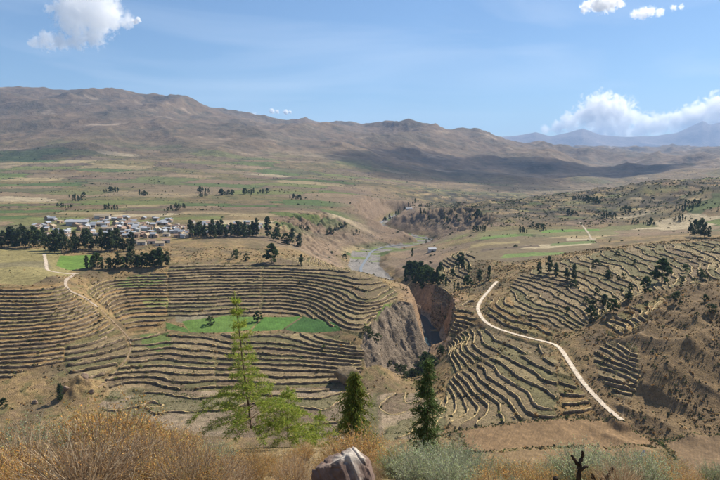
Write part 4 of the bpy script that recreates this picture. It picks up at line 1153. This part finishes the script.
# ------------------------------------------------------------------ clouds
def vapour(dens):
    m = bpy.data.materials.new('cloud_vapour'); m.use_nodes = True; nt = m.node_tree
    nt.nodes.remove(nt.nodes['Principled BSDF'])
    v = N(nt, 'ShaderNodeVolumePrincipled'); v.inputs['Color'].default_value = (1, 1, 1, 1); v.inputs['Density'].default_value = dens; v.inputs['Anisotropy'].default_value = .5
    nt.links.new(v.outputs[0], nt.nodes['Material Output'].inputs['Volume']); return m
def cloud(lumps, D, label, seed, dens_k=15.0, group=None):
    """a real body of vapour: density falls off from lump centres and is broken up by noise"""
    rs = np.random.default_rng(seed); k = D / FPX
    cx = np.mean([l[0] for l in lumps]); cy = np.mean([l[1] for l in lumps])
    size = (max(l[0] + l[2] for l in lumps) - min(l[0] - l[2] for l in lumps)) * k
    bm = bmesh.new(); C = []
    for l in lumps:
        c = ((l[0] - cx) * k, rs.normal() * l[2] * .3 * k, (cy - l[1]) * k); r = l[2] * k * 1.3
        C.append((c, r))
        bmesh.ops.create_icosphere(bm, subdivisions=2, radius=r * 1.7, matrix=Matrix.Translation(c))
    me = bpy.data.meshes.new('cloud'); bm.to_mesh(me); bm.free()
    o = bpy.data.objects.new('cloud', me); COL.objects.link(o)
    u, t = ray_uv(cx, cy); o.location = (u * D, D, t * D)
    rm = o.modifiers.new('merge', 'REMESH'); rm.mode = 'VOXEL'; rm.voxel_size = max(size / 50, k * .8)
    rmean = np.mean([r for _, r in C])
    m = vapour(0); nt = m.node_tree; vol = [n for n in nt.nodes if n.type == 'PRINCIPLED_VOLUME'][0]
    tc = N(nt, 'ShaderNodeTexCoord'); prev = None
    for c, r in C:
        d = N(nt, 'ShaderNodeVectorMath', operation='DISTANCE'); nt.links.new(tc.outputs['Object'], d.inputs[0]); d.inputs[1].default_value = c
        q = N(nt, 'ShaderNodeMath', operation='MULTIPLY_ADD'); nt.links.new(d.outputs['Value'], q.inputs[0]); q.inputs[1].default_value = -1 / r; q.inputs[2].default_value = 1.0
        if prev is None: prev = q.outputs[0]
        else:
            mx = N(nt, 'ShaderNodeMath', operation='SMOOTH_MAX'); nt.links.new(prev, mx.inputs[0]); nt.links.new(q.outputs[0], mx.inputs[1]); mx.inputs[2].default_value = .15; prev = mx.outputs[0]
    no = N(nt, 'ShaderNodeTexNoise'); no.inputs['Scale'].default_value = 1.9 / rmean; no.inputs['Detail'].default_value = 7; no.inputs['Roughness'].default_value = .68
    nt.links.new(tc.outputs['Object'], no.inputs['Vector'])
    ad = N(nt, 'ShaderNodeMath', operation='MULTIPLY_ADD'); nt.links.new(no.outputs['Fac'], ad.inputs[0]); ad.inputs[1].default_value = 4.0; ad.inputs[2].default_value = -2.0
    sm = N(nt, 'ShaderNodeMath', operation='ADD'); nt.links.new(prev, sm.inputs[0]); nt.links.new(ad.outputs[0], sm.inputs[1])
    mr = N(nt, 'ShaderNodeMapRange', interpolation_type='SMOOTHSTEP'); mr.inputs['From Min'].default_value = 0; mr.inputs['From Max'].default_value = .35
    mr.inputs['To Min'].default_value = 0; mr.inputs['To Max'].default_value = dens_k / size
    nt.links.new(sm.outputs[0], mr.inputs['Value']); nt.links.new(mr.outputs[0], vol.inputs['Density'])
    me.materials.append(m)
    tag(o, label, 'cloud', group)
    return o
cloud([(85,10,15),(72,20,11),(98,18,12),(112,17,9),(60,39,6.5),(46,39,7),(36,41,4.5),(76,38,7),(92,34,8),(124,21,5.5),(76,2,13),(100,0,12),(66,12,8),(52,10,3.5)], 9500, 'large white cumulus cloud at the top left of the sky', 1)
cloud([(138,19,1.5),(136,21.5,1.7),(133,20.5,1.1),(140,21,1.0),(134,23,.9)], 9500, 'tiny cloud puff right of the large cumulus', 2)
cloud([(588,6,4),(597,4,6),(608,3,6),(617,3,4)], 12000, 'small white cloud cut by the top edge, upper right', 3)
cloud([(636,14,3),(644,13,4),(652,11,3.4),(660,12,3),(672,8,2.2),(680,7,1.8)], 12000, 'flat white cloud below and right of the top-edge cloud', 4)
cloud([(600,111,12),(586,116,9),(615,112,11),(628,117,9),(572,122,7),(560,127,5),(548,130,4),(645,124,8),(605,128,10),(625,128,9),(660,124,8),(675,122,8),(690,118,9),(704,113,9),(716,106,9),(728,99,9),(742,104,10),(715,120,10),(695,126,8),(640,131,7),(735,118,12),(760,108,12)], 23000, 'long white cloud bank behind the far peaks on the right', 5, dens_k=45)
cloud([(248,116,2),(254,116.5,2.6),(260,118,2)], 21000, 'tiny white cloud resting on the mountain crest', 6)
cloud([(272,111,1.8),(277,111.5,1.4)], 21000, 'left one of two tiny puffs above the crest', 7)
cloud([(286,112,1.7),(290,112,1.2)], 21000, 'right one of two tiny puffs above the crest', 8)
cloud([(-4,91,4),(3,92,3),(-14,90,6)], 21000, 'thin cloud edge behind the mountain at the left border', 9)
# clouds overhead, outside the picture, whose shadows lie on the slopes
def shade(px, D, zt, lumps, seed, label):
    T = Vector(((px - 360) / FPX * D, D, zt)); s = (2500 - zt) / SUN_DIR.z
    rs = np.random.default_rng(seed); bm = bmesh.new()
    for lx, ly, r in lumps:
        for j in range(5):
            q = rs.normal(size=3) * r * .5 * (j > 0)
            m = Matrix.Translation((lx + q[0], ly + q[1], q[2] * .3)) @ Matrix.Diagonal((1, 1, .45, 1))
            bmesh.ops.create_icosphere(bm, subdivisions=2, radius=r * (1 if j == 0 else .6), matrix=m)
    me = bpy.data.meshes.new('cloud'); bm.to_mesh(me); bm.free()
    o = bpy.data.objects.new('cloud', me); COL.objects.link(o); o.location = T + SUN_DIR * s
    me.materials.append(vapour(.0045))
    rm = o.modifiers.new('merge', 'REMESH'); rm.mode = 'VOXEL'; rm.voxel_size = 40
    tag(o, label, 'cloud')
shade(480, 2750, 30, [(0,0,380),(450,150,330),(-450,-100,340),(820,250,260),(-150,600,360),(380,750,300),(-500,500,260),(150,-450,220)], 21, 'cloud overhead shading the slopes right of centre')
shade(30, 2250, 50, [(0,0,170),(200,60,130),(-220,40,170)], 22, 'small cloud overhead shading the left slopes')
shade(640, 3300, 60, [(0,0,300),(400,100,260),(-380,80,240),(700,300,220)], 23, 'cloud overhead shading the far right slopes')
shade(345, 1750, -20, [(0,0,120),(150,30,90),(-150,0,90)], 24, 'small cloud overhead shading the slope beyond the village')

# ------------------------------------------------------------------ foreground plants
def near(px, D):
    x, y = (px - 360) / FPX * D, D
    return (x, y, zl(x, y) - .02)
M_DRYLEAF = mat('dry_twigs_and_leaves', attr_nodes(9, .2, transl=.38, objrand=.18))
M_NEEDLE = mat('needles', attr_nodes(3, .22, transl=.35))

def shrub_proto(seed, n, H, Rd, leafpal, stempal, leaf=.02, nleaf=14, upright=.5, ntw=4, droop=0.0, aspect=.45):
    rs = np.random.default_rng(seed); mb = MB(); lf = MB()
    sv = []; tips = []
    for i in range(n):
        a = rs.random() * 6.283; r = Rd * math.sqrt(rs.random()); h = H * rs.uniform(.55, 1.05) * (1 - .35 * (r / Rd) ** 2)
        p0 = np.array([math.cos(a) * r * .25, math.sin(a) * r * .25, -.03])
        p3 = np.array([math.cos(a) * r, math.sin(a) * r, h - droop * r])
        mid = p0 * .5 + p3 * .5; mid[:2] *= (1 - upright * .6); mid += rs.normal(0, .04 * H, 3)
        ts = np.linspace(0, 1, 5)[:, None]
        path = (1 - ts) ** 2 * p0 + 2 * ts * (1 - ts) * mid + ts ** 2 * p3
        sv.append(path)
        tips.append((path, p3 - mid))
    C = np.array(stempal)
    for path, d in tips:
        w = np.linspace(.0075, .0025, 5)
        b = rs.normal(size=3); b /= np.linalg.norm(b)
        V = np.concatenate([path - b * w[:, None], path + b * w[:, None]])
        F = [(i, i + 1, 5 + i + 1, 5 + i) for i in range(4)]
        mb.add(V, F, C[rs.integers(len(C))] * rs.uniform(.75, 1.25))
        m = ntw; tt = rs.uniform(.35, 1, m); idx = tt * 3.999; ii = idx.astype(int); f = (idx - ii)[:, None]
        bp = path[ii] * (1 - f) + path[ii + 1] * f
        dd = rs.normal(size=(m, 3)) * .7 + d / (np.linalg.norm(d) + 1e-6); dd[:, 2] += .3; dd /= np.linalg.norm(dd, axis=1)[:, None]
        L = rs.uniform(.08, .24, m) * H
        V, F = dir_quads(bp, dd, L, .005, rs); mb.add(V, F, C[rs.integers(len(C))] * rs.uniform(.8, 1.3))
        k = nleaf
        j = rs.integers(0, m, k); s = rs.uniform(.1, 1.05, k)[:, None]
        lc = bp[j] + dd[j] * L[j][:, None] * s + rs.normal(0, .012, (k, 3))
        V, F = leaf_quads(lc, leaf * rs.uniform(.6, 1.4, k), rs, aspect=aspect)
        lf.add(V, F, rep4(pal(leafpal, k, rs, .2)))
    return proto_data(mb.mesh('stems', M_DRYLEAF)), proto_data(lf.mesh('foliage', M_DRYLEAF))
GOLD = [(.58,.33,.09),(.64,.41,.15),(.52,.26,.07),(.68,.52,.25),(.46,.32,.12),(.32,.31,.09),(.62,.31,.08)]
BRWN = [(.30,.20,.12),(.23,.15,.09),(.38,.28,.17),(.48,.39,.27)]
SAGE = [(.33,.40,.22),(.40,.46,.27),(.27,.34,.16),(.46,.48,.33),(.38,.40,.18)]
YGRN = [(.24,.30,.07),(.32,.34,.08),(.20,.26,.06),(.38,.32,.10)]
PB = {
 'gold': [shrub_proto(500 + i, 230, .95, .62, GOLD, BRWN, .028, 24, .45) for i in range(4)],
 'brown': [shrub_proto(520 + i, 260, .95, .60, GOLD[:3] + BRWN, BRWN, .017, 9, .6, ntw=6) for i in range(3)],
 'sage': [shrub_proto(540 + i, 240, .85, .55, SAGE, [(.30,.30,.22),(.24,.22,.16)], .026, 22, .75) for i in range(3)],
 'ygrn': [shrub_proto(560 + i, 150, .8, .5, YGRN, [(.2,.17,.08)], .03, 22, .6) for i in range(3)],
}
BN = {'gold': 'dry_bush', 'brown': 'twiggy_bush', 'sage': 'sage_bush', 'ygrn': 'green_bush'}
rb = random.Random(21)
def bush(px, D, kind, sc, label, group=None):
    e = empty(BN[kind], near(px, D), rb.random() * 6.28, (sc * rb.uniform(.9, 1.15), sc * rb.uniform(.9, 1.15), sc * rb.uniform(.88, 1.12)))
    st, fo = rb.choice(PB[kind])
    so = inst('stems', st, e); inst('foliage', fo, so)
    return tag(e, label, 'bush', group)
# the golden thicket, lower left
for i in range(120):
    D = math.exp(rb.uniform(math.log(4.2), math.log(17)))
    px = rb.uniform(-40, 225)
    if px > 185 and D > 6: continue
    if px < 60 and D > 9: continue
    if px < 45 and D > 8: D *= .8
    k = 'gold' if rb.random() < (.8 if D > 6 else .6) else 'brown'
    sc = rb.uniform(.7, 1.08) * (1.0 if D > 6 else .75)
    if px < 60: sc *= .75
    if px > 150: sc *= .72
    bush(px, D, k, sc, {'gold': 'golden dry bush of the thicket filling the lower left foreground', 'brown': 'bare brown twiggy bush of the thicket in the lower left foreground'}[k], 'dry thicket at lower left')
for px, D, k, sc, lab in [(14,6.0,'sage',.85,'grey-green bush at the left border of the foreground'),(34,6.6,'sage',.7,'small grey-green bush just inside the left border'),(4,5.0,'brown',.7,'twiggy bush with pale tips at the bottom left corner'),
        (408,7.6,'sage',.72,'leftmost grey-green bush of the clump right of the boulder'),(425,7.0,'sage',.80,'second grey-green bush of the clump right of the boulder'),(445,7.4,'sage',.85,'tall middle grey-green bush below the dark conifer'),
        (464,6.8,'sage',.75,'fourth grey-green bush of the clump below the dark conifer'),(484,6.3,'sage',.62,'rightmost grey-green bush of the clump below the dark conifer'),(432,5.6,'sage',.6,'low grey-green bush at the bottom edge right of the boulder'),
        (458,5.3,'sage',.55,'low grey-green bush at the bottom edge under the dark conifer'),(459,13,'ygrn',1.15,'yellow-green bush at the right foot of the dark conifer'),(474,14,'ygrn',.9,'smaller yellow-green bush right of the dark conifer'),
        (394,8.6,'ygrn',.6,'yellow-green tuft behind the boulder'),(362,10.5,'gold',.95,'golden bush behind the top of the boulder'),(340,11,'gold',.75,'golden bush above the left shoulder of the boulder'),
        (596,7.2,'sage',.80,'grey-green bush behind the dead cactus'),(615,8.2,'sage',.95,'taller grey-green bush right of the dead cactus'),(566,7.2,'sage',.55,'small grey-green bush left of the dead cactus'),
        (665,7.2,'sage',.75,'grey-green bush beside the dark stump at right'),(648,6.5,'sage',.7,'grey-green bush in front of the dark stump'),(686,7.5,'sage',.6,'grey-green bush right of the dark stump'),(205,8,'sage',.6,'small dull green bush at the right end of the thicket')]:
    bush(px, D, k, sc, lab)
for i in range(34):
    px = rb.uniform(225, 400); D = rb.uniform(5.0, 11.5)
    if 305 < px < 392 and D < 6.4: continue
    bush(px, D, 'gold' if rb.random() < .8 else 'brown', rb.uniform(.28, .46), 'low golden bush on the slope around the boulder and sapling', 'low dry bushes in the middle foreground')
for i in range(46):
    px = rb.uniform(240, 745); D = rb.uniform(3.3, 4.8)
    if 290 < px < 405 or 550 < px < 635: continue
    bush(px, D, rb.choice(['gold', 'gold', 'sage', 'ygrn']), rb.uniform(.22, .36), 'knee-high tuft of scrub along the bottom edge of the picture', 'tufts along the bottom edge')
for i in range(40):
    px = rb.uniform(480, 745); D = rb.uniform(5.2, 9.5)
    if 550 < px < 635 and D < 6.8: D = rb.uniform(6.8, 9.5)
    bush(px, D, rb.choice(['gold', 'gold', 'brown', 'sage']), rb.uniform(.35, .6), 'low dry bush along the bottom edge on the right', 'low bushes at lower right')

# dry grass on the near slope
def grass():
    rs = np.random.default_rng(77); n = 42000
    D = np.exp(rs.uniform(math.log(3.2), math.log(30), n)); u = (rs.uniform(-60, 780, n) - 360) / FPX
    x = u * D; y = D; z = z_land(x, y)
    tuft = (noise2(x / .35, y / .35, 190) > -.1) & ~((np.abs(x + .12) < .52) & (y < 5.3))
    x, y, z = x[tuft], y[tuft], z[tuft]; n = len(x)
    d = rs.normal(0, .45, (n, 3)); d[:, 2] = 1
    V, F = dir_quads(np.stack([x, y, z - .02], 1), d, rs.uniform(.05, .17, n) * (.6 + .06 * np.minimum(y, 10)), rs.uniform(.0022, .0045, n) * (.6 + y / 8), rs)
    c = pal([(.50,.38,.18),(.42,.30,.13),(.55,.45,.25),(.36,.26,.12),(.30,.28,.11)], n, rs, .15)
    tag(mesh_obj('dry_grass', V, F, M_DRYLEAF, cols=np.clip(rep4(c), .02, .9)), 'straw-coloured dry grass on the near slope', kind='stuff')
grass()

# ------------------------------------------------------------------ sapling with open feathery branches
def sapling(name, loc, H, lean, whorls, seed, label, needle=.085, leafc=None):
    rs = np.random.default_rng(seed)
    e = empty(name, loc)
    zz = np.linspace(-.05, 1, 12)
    tp = np.column_stack([lean[0] * zz ** 1.3 + .012 * np.sin(zz * 9), lean[1] * zz, zz * H])
    tr = MB(); V, F = tube(tp, np.linspace(.038, .006, 12) * H / 4.3, 8); tr.add(V, F, (.16,.11,.08))
    to = tr.mesh('trunk', M_BARK, True); to.parent = e
    cols = leafc or [(.24,.32,.05),(.31,.38,.07),(.18,.26,.045),(.40,.41,.08)]
    br = MB(); nd = MB()
    def tuft(p, d, L, n):
        """needles along a twig"""
        s = rs.random(n)[:, None]; c = p + d * L * s
        dd = rs.normal(size=(n, 3)); dd -= (dd @ d)[:, None] * d * .4; dd = dd / np.linalg.norm(dd, axis=1)[:, None] + d * .9
        V, F = dir_quads(c, dd, needle * rs.uniform(.6, 1.2, n), .011, rs)
        nd.add(V, F, rep4(pal(cols, n, rs, .18)))
    for hf, n, L0, rise in whorls:
        for j in range(n):
            a = 6.283 * (j + rs.random() * .8) / n; L = L0 * rs.uniform(.65, 1.12)
            i = hf * 11 / 1.0; b0 = np.array([np.interp(hf, zz, tp[:, k]) for k in range(3)])
            out = np.array([math.cos(a), math.sin(a), 0])
            ts = np.linspace(0, 1, 7)[:, None]
            path = b0 + out * L * ts + np.array([0, 0, 1.0]) * (rise * L * ts + .10 * L * np.sin(ts * 3.1) - .16 * L * ts ** 3) + rs.normal(0, .012, (7, 3))
            V, F = tube(path, np.linspace(.011, .003, 7) * (H / 4.3), 4); br.add(V, F, (.20,.15,.08))
            m = max(4, int(L / .075))
            for q in range(m):
                t = .18 + .82 * q / m; k = min(int(t * 6), 5); f = t * 6 - k
                p = path[k] * (1 - f) + path[k + 1] * f; d = path[k + 1] - path[k]; d /= np.linalg.norm(d)
                for sgn in (-1, 1):
                    side = np.cross(d, [0, 0, 1.]) * sgn; tw = d * .75 + side * rs.uniform(.5, 1.0) + np.array([0, 0, rs.uniform(-.25, .35)]); tw /= np.linalg.norm(tw)
                    tl = rs.uniform(.12, .26) * (1.15 - t * .6) * min(1, L / .6 + .3)
                    V, F = dir_quads(p[None], tw[None], tl, .006, rs); br.add(V, F, (.22,.18,.08))
                    tuft(p, tw, tl, 18)
            tuft(path[-2], (path[-1] - path[-2]) / np.linalg.norm(path[-1] - path[-2]), .12, 14)
    for q in range(10):
        h = .8 + .2 * q / 10; p = np.array([np.interp(h, zz, tp[:, k]) for k in range(3)]); tuft(p, np.array([0, 0, 1.]), H * .02, 12)
    o = br.mesh('branches', M_BARK); o.parent = to
    o = nd.mesh('needles', M_NEEDLE); o.parent = to
    return tag(e, label, 'tree')
sapling('sapling_tree', near(246, 14.0), 4.25, (-.38, 0), [(.14,5,.9,.1),(.20,6,1.3,.14),(.27,6,1.45,.14),(.33,5,1.1,.14),(.38,5,.7,.2),(.43,5,.5,.2),(.50,5,.48,.25),(.57,5,.42,.3),(.64,4,.34,.35),(.71,4,.28,.4),(.78,4,.22,.5),(.86,4,.16,.6),(.93,3,.1,.8)], 31,
        'tall slender light-green sapling with a bare lower trunk in the foreground')
sapling('sapling_tree', near(283, 14.8), 1.75, (.05, 0), [(.15,7,.95,.2),(.28,7,1.0,.25),(.42,6,.8,.3),(.56,5,.5,.35),(.70,5,.35,.4),(.85,4,.2,.6)], 32, 'small light-green sapling just right of the tall slender one')
sapling('sapling_tree', near(316, 16.0), 1.3, (.05, 0), [(.15,5,.5,.3),(.35,5,.55,.4),(.55,5,.4,.4),(.8,4,.2,.6)], 34, 'lowest light-green sapling, nearest the drooping conifer')

# ------------------------------------------------------------------ two conifers down the slope
def conifer(name, loc, H, Rb, seed, cols, label, droop, shape=.8, bare=.06, n=300):
    rs = np.random.default_rng(seed); e = empty(name, loc)
    tr = MB(); zz = np.linspace(-.1, H * .96, 10)
    tp = np.column_stack([.06 * np.sin(zz * .7 + seed), .05 * np.cos(zz * .9), zz]); V, F = tube(tp, np.linspace(.12, .015, 10), 7); tr.add(V, F, (.13,.09,.06))
    to = tr.mesh('trunk', M_BARK, True); to.parent = e
    br = MB(); nd = MB()
    for i in range(n):
        f = bare + (1 - bare) * rs.random() ** 1.05; h = f * H
        a = rs.random() * 6.283
        L = Rb * ((1 - f) ** shape + .06) * rs.uniform(.35, 1.25) * (1 + .34 * math.sin(a * 2 + h * 2.1 + seed))
        out = np.array([math.cos(a), math.sin(a), 0]); ts = np.linspace(0, 1, 5)[:, None]
        path = np.array([0, 0, h]) + out * L * ts + np.array([0, 0, 1.]) * (.35 * L * ts - droop * L * ts ** 2)
        V, F = tube(path, np.linspace(.018, .004, 5), 3); br.add(V, F, (.14,.10,.06))
        m = 20 + int(L * 34)
        s = rs.uniform(.2, 1.02, m); k = np.minimum((s * 4).astype(int), 3); ff = (s * 4 - k)[:, None]
        c = path[k] * (1 - ff) + path[k + 1] * ff + rs.normal(0, .07, (m, 3))
        d = out * .6 + rs.normal(0, .5, (m, 3)); d[:, 2] -= droop * .9
        V, F = dir_quads(c, d, rs.uniform(.12, .30, m), rs.uniform(.03, .06, m), rs)
        nd.add(V, F, rep4(pal(cols, m, rs, .2) * (1 + .1 * rs.normal())))
    br.mesh('branches', M_BARK).parent = to
    nd.mesh('needles', M_NEEDLE).parent = to
    return tag(e, label, 'tree')
conifer('conifer_tree', near(355, 30.0), 6.1, 1.6, 41, [(.13,.18,.035),(.18,.22,.04),(.10,.15,.03),(.22,.22,.05)], 'drooping yellow-green conifer standing behind the boulder', .9, .62)
conifer('conifer_tree', near(430, 34.0), 8.5, 1.25, 42, [(.075,.125,.04),(.10,.155,.05),(.06,.10,.03),(.13,.17,.055)], 'tall dark green columnar conifer in front of the gorge', .55, .5, n=270)

# ------------------------------------------------------------------ boulder, dead cactus, stump
def fg_boulder():
    pts = [(-.35,-.05,-.30),(-.33,.02,.06),(-.25,-.07,.125),(-.06,-.10,.16),(-.01,-.04,.215),(.09,.02,.22),(.145,-.02,.19),(.20,-.05,.08),(.34,-.06,-.30),(-.22,-.20,-.30),(.10,-.23,-.30),(.01,-.16,.05),(-.27,-.14,-.02),(.27,.30,-.3),(-.2,.33,-.3),(.05,.22,.17),(-.18,.16,.11),(.2,.16,.08),(.18,-.16,-.1)]
    bm = bmesh.new()
    for p in pts: bm.verts.new(p)
    bmesh.ops.convex_hull(bm, input=bm.verts[:])
    bmesh.ops.triangulate(bm, faces=bm.faces[:])
    for _ in range(5): bmesh.ops.subdivide_edges(bm, edges=bm.edges[:], cuts=1, use_grid_fill=True)
    bmesh.ops.triangulate(bm, faces=bm.faces[:])
    bm.verts.ensure_lookup_table()
    v = np.array([q.co[:] for q in bm.verts]); nr = np.array([q.normal[:] for q in bm.verts])
    v += nr * (.020 * fbm(v[:, 0] * 8 + v[:, 2] * 4, v[:, 1] * 8 - v[:, 2] * 5, 6, .62, seed=91) - .012 * np.clip(1 - 6 * np.abs(noise2(v[:, 0] * 7 + v[:, 1] * 3, v[:, 2] * 7, 97)), 0, 1))[:, None]
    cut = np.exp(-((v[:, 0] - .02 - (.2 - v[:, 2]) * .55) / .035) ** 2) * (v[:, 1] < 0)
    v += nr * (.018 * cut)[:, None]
    f = np.array([[q.index for q in p.verts] for p in bm.faces]); bm.free()
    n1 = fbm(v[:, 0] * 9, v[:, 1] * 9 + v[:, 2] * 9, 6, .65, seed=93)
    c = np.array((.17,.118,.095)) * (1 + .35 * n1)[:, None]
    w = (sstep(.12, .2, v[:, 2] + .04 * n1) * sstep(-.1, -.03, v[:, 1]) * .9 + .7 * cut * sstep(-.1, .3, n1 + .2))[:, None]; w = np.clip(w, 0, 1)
    c = c * (1 - w) + np.array((.44,.39,.33)) * w  # sunlit top and lit front ridge painted paler into the stone colour
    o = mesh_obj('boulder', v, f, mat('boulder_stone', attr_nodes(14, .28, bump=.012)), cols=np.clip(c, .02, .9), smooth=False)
    x, y = (347 - 360) / FPX * 5.2, 5.2
    _, t = ray_uv(347, 452)
    o.location = (x, y, t * 5.2 - .27); o.scale = (1.08, 1.15, 1.15)
    tag(o, 'reddish boulder with a pale sunlit top at the bottom centre', 'boulder')
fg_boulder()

M_DEAD = mat('dead_cactus_bark', attr_nodes(20, .4, bump=.01))
def dead_cactus(px, D, arms, label, h):
    e = empty('dead_cactus', near(px, D)); 
    for path, r in arms:
        mb = MB(); p = smooth_line(np.array(path, float), 4)
        rs = np.random.default_rng(int(abs(path[0][0]) * 100) + len(path))
        rad = r * (1 + .22 * rs.normal(size=len(p))) * np.linspace(1.1, .9, len(p)); rad[-1] *= .4
        V, F = tube(p, np.abs(rad) * 1.15, 8); mb.add(V, F, np.array((.055,.040,.028)) * (1 + .3 * rs.normal(size=(len(V), 1))))
        o = mb.mesh('arm', M_DEAD, True); o.parent = e
    return tag(e, label, 'cactus')
dead_cactus(593, 5.7, [([(0,0,-.05),(.0,0,.2),(.01,0,.42)], .026), ([(0,0,.36),(-.05,.0,.44),(-.09,0,.5)], .018), ([(0,0,.4),(.04,.02,.47),(.03,.0,.54)], .018), ([(.0,0,.30),(.06,0,.36),(.10,0,.36)], .016),
                       ([(.0,0,.02),(-.16,0,.06),(-.24,.0,.16),(-.25,0,.25)], .022), ([(-.22,0,.12),(-.30,0,.13),(-.34,0,.12)], .016), ([(.02,0,.03),(.2,0,.10),(.27,0,.24)], .024), ([(.27,0,.22),(.34,0,.28),(.36,.0,.36)], .017), ([(.25,0,.15),(.34,0,.12),(.40,0,.12)], .015), ([(.22,.02,.12),(.18,.02,.2),(.15,.02,.27)], .016)],
            'dead dark cactus with knobby branching arms at the bottom right', .5)
def stump():
    e = empty('dead_stump', near(656, 9.0))
    mb = MB(); V, F = tube(smooth_line(np.array([(0,0,-.1),(.02,0,.2),(.0,0,.42),(.05,0,.62)]), 4), np.interp(np.arange(13), [0, 6, 12], [.10, .065, .02]), 8); mb.add(V, F, (.06,.05,.04)); mb.mesh('trunk', M_DEAD, True).parent = e
    mb = MB(); V, F = tube(np.array([(.05,0,.60),(.07,0,.68),(.085,0,.73)]), [.028, .032, .012], 7); mb.add(V, F, (.6,.58,.55)); mb.mesh('bleached_tip', M_DEAD, True).parent = e
    for s in (-1, 1):
        mb = MB(); V, F = tube(np.array([(0,0,.22),(s*.07,0,.3),(s*.10,0,.42)]), [.03, .022, .01], 6); mb.add(V, F, (.06,.05,.04)); mb.mesh('branch', M_DEAD, True).parent = e
    tag(e, 'dark dead stump with a bleached tip beside the right-hand field', 'stump')
stump()

# ------------------------------------------------------------------ haze: the valley's air
def build_haze():
    lo, hi = 1e9, -1e9
    for o in bpy.data.objects:
        if o.type == 'MESH' and o.get('kind') == 'structure':
            a = np.empty(len(o.data.vertices) * 3, np.float32); o.data.vertices.foreach_get('co', a); lo = min(lo, a[2::3].min()); hi = max(hi, a[2::3].max())
    V, F = box_mesh(-24000, 26000, -9500, 19500, float(lo) - 1.5, float(hi) + 15)
    m = bpy.data.materials.new('haze_air'); m.use_nodes = True; nt = m.node_tree; nt.nodes.remove(nt.nodes['Principled BSDF'])
    v = N(nt, 'ShaderNodeVolumePrincipled'); v.inputs['Color'].default_value = (.36, .60, 1, 1); v.inputs['Density'].default_value = HAZE; v.inputs['Anisotropy'].default_value = 0.1
    nt.links.new(v.outputs[0], nt.nodes['Material Output'].inputs['Volume'])
    o = mesh_obj('haze', V, F, m); tag(o, 'thin blue haze filling the valley air', kind='stuff')
HAZE = 5.2e-5
build_haze()
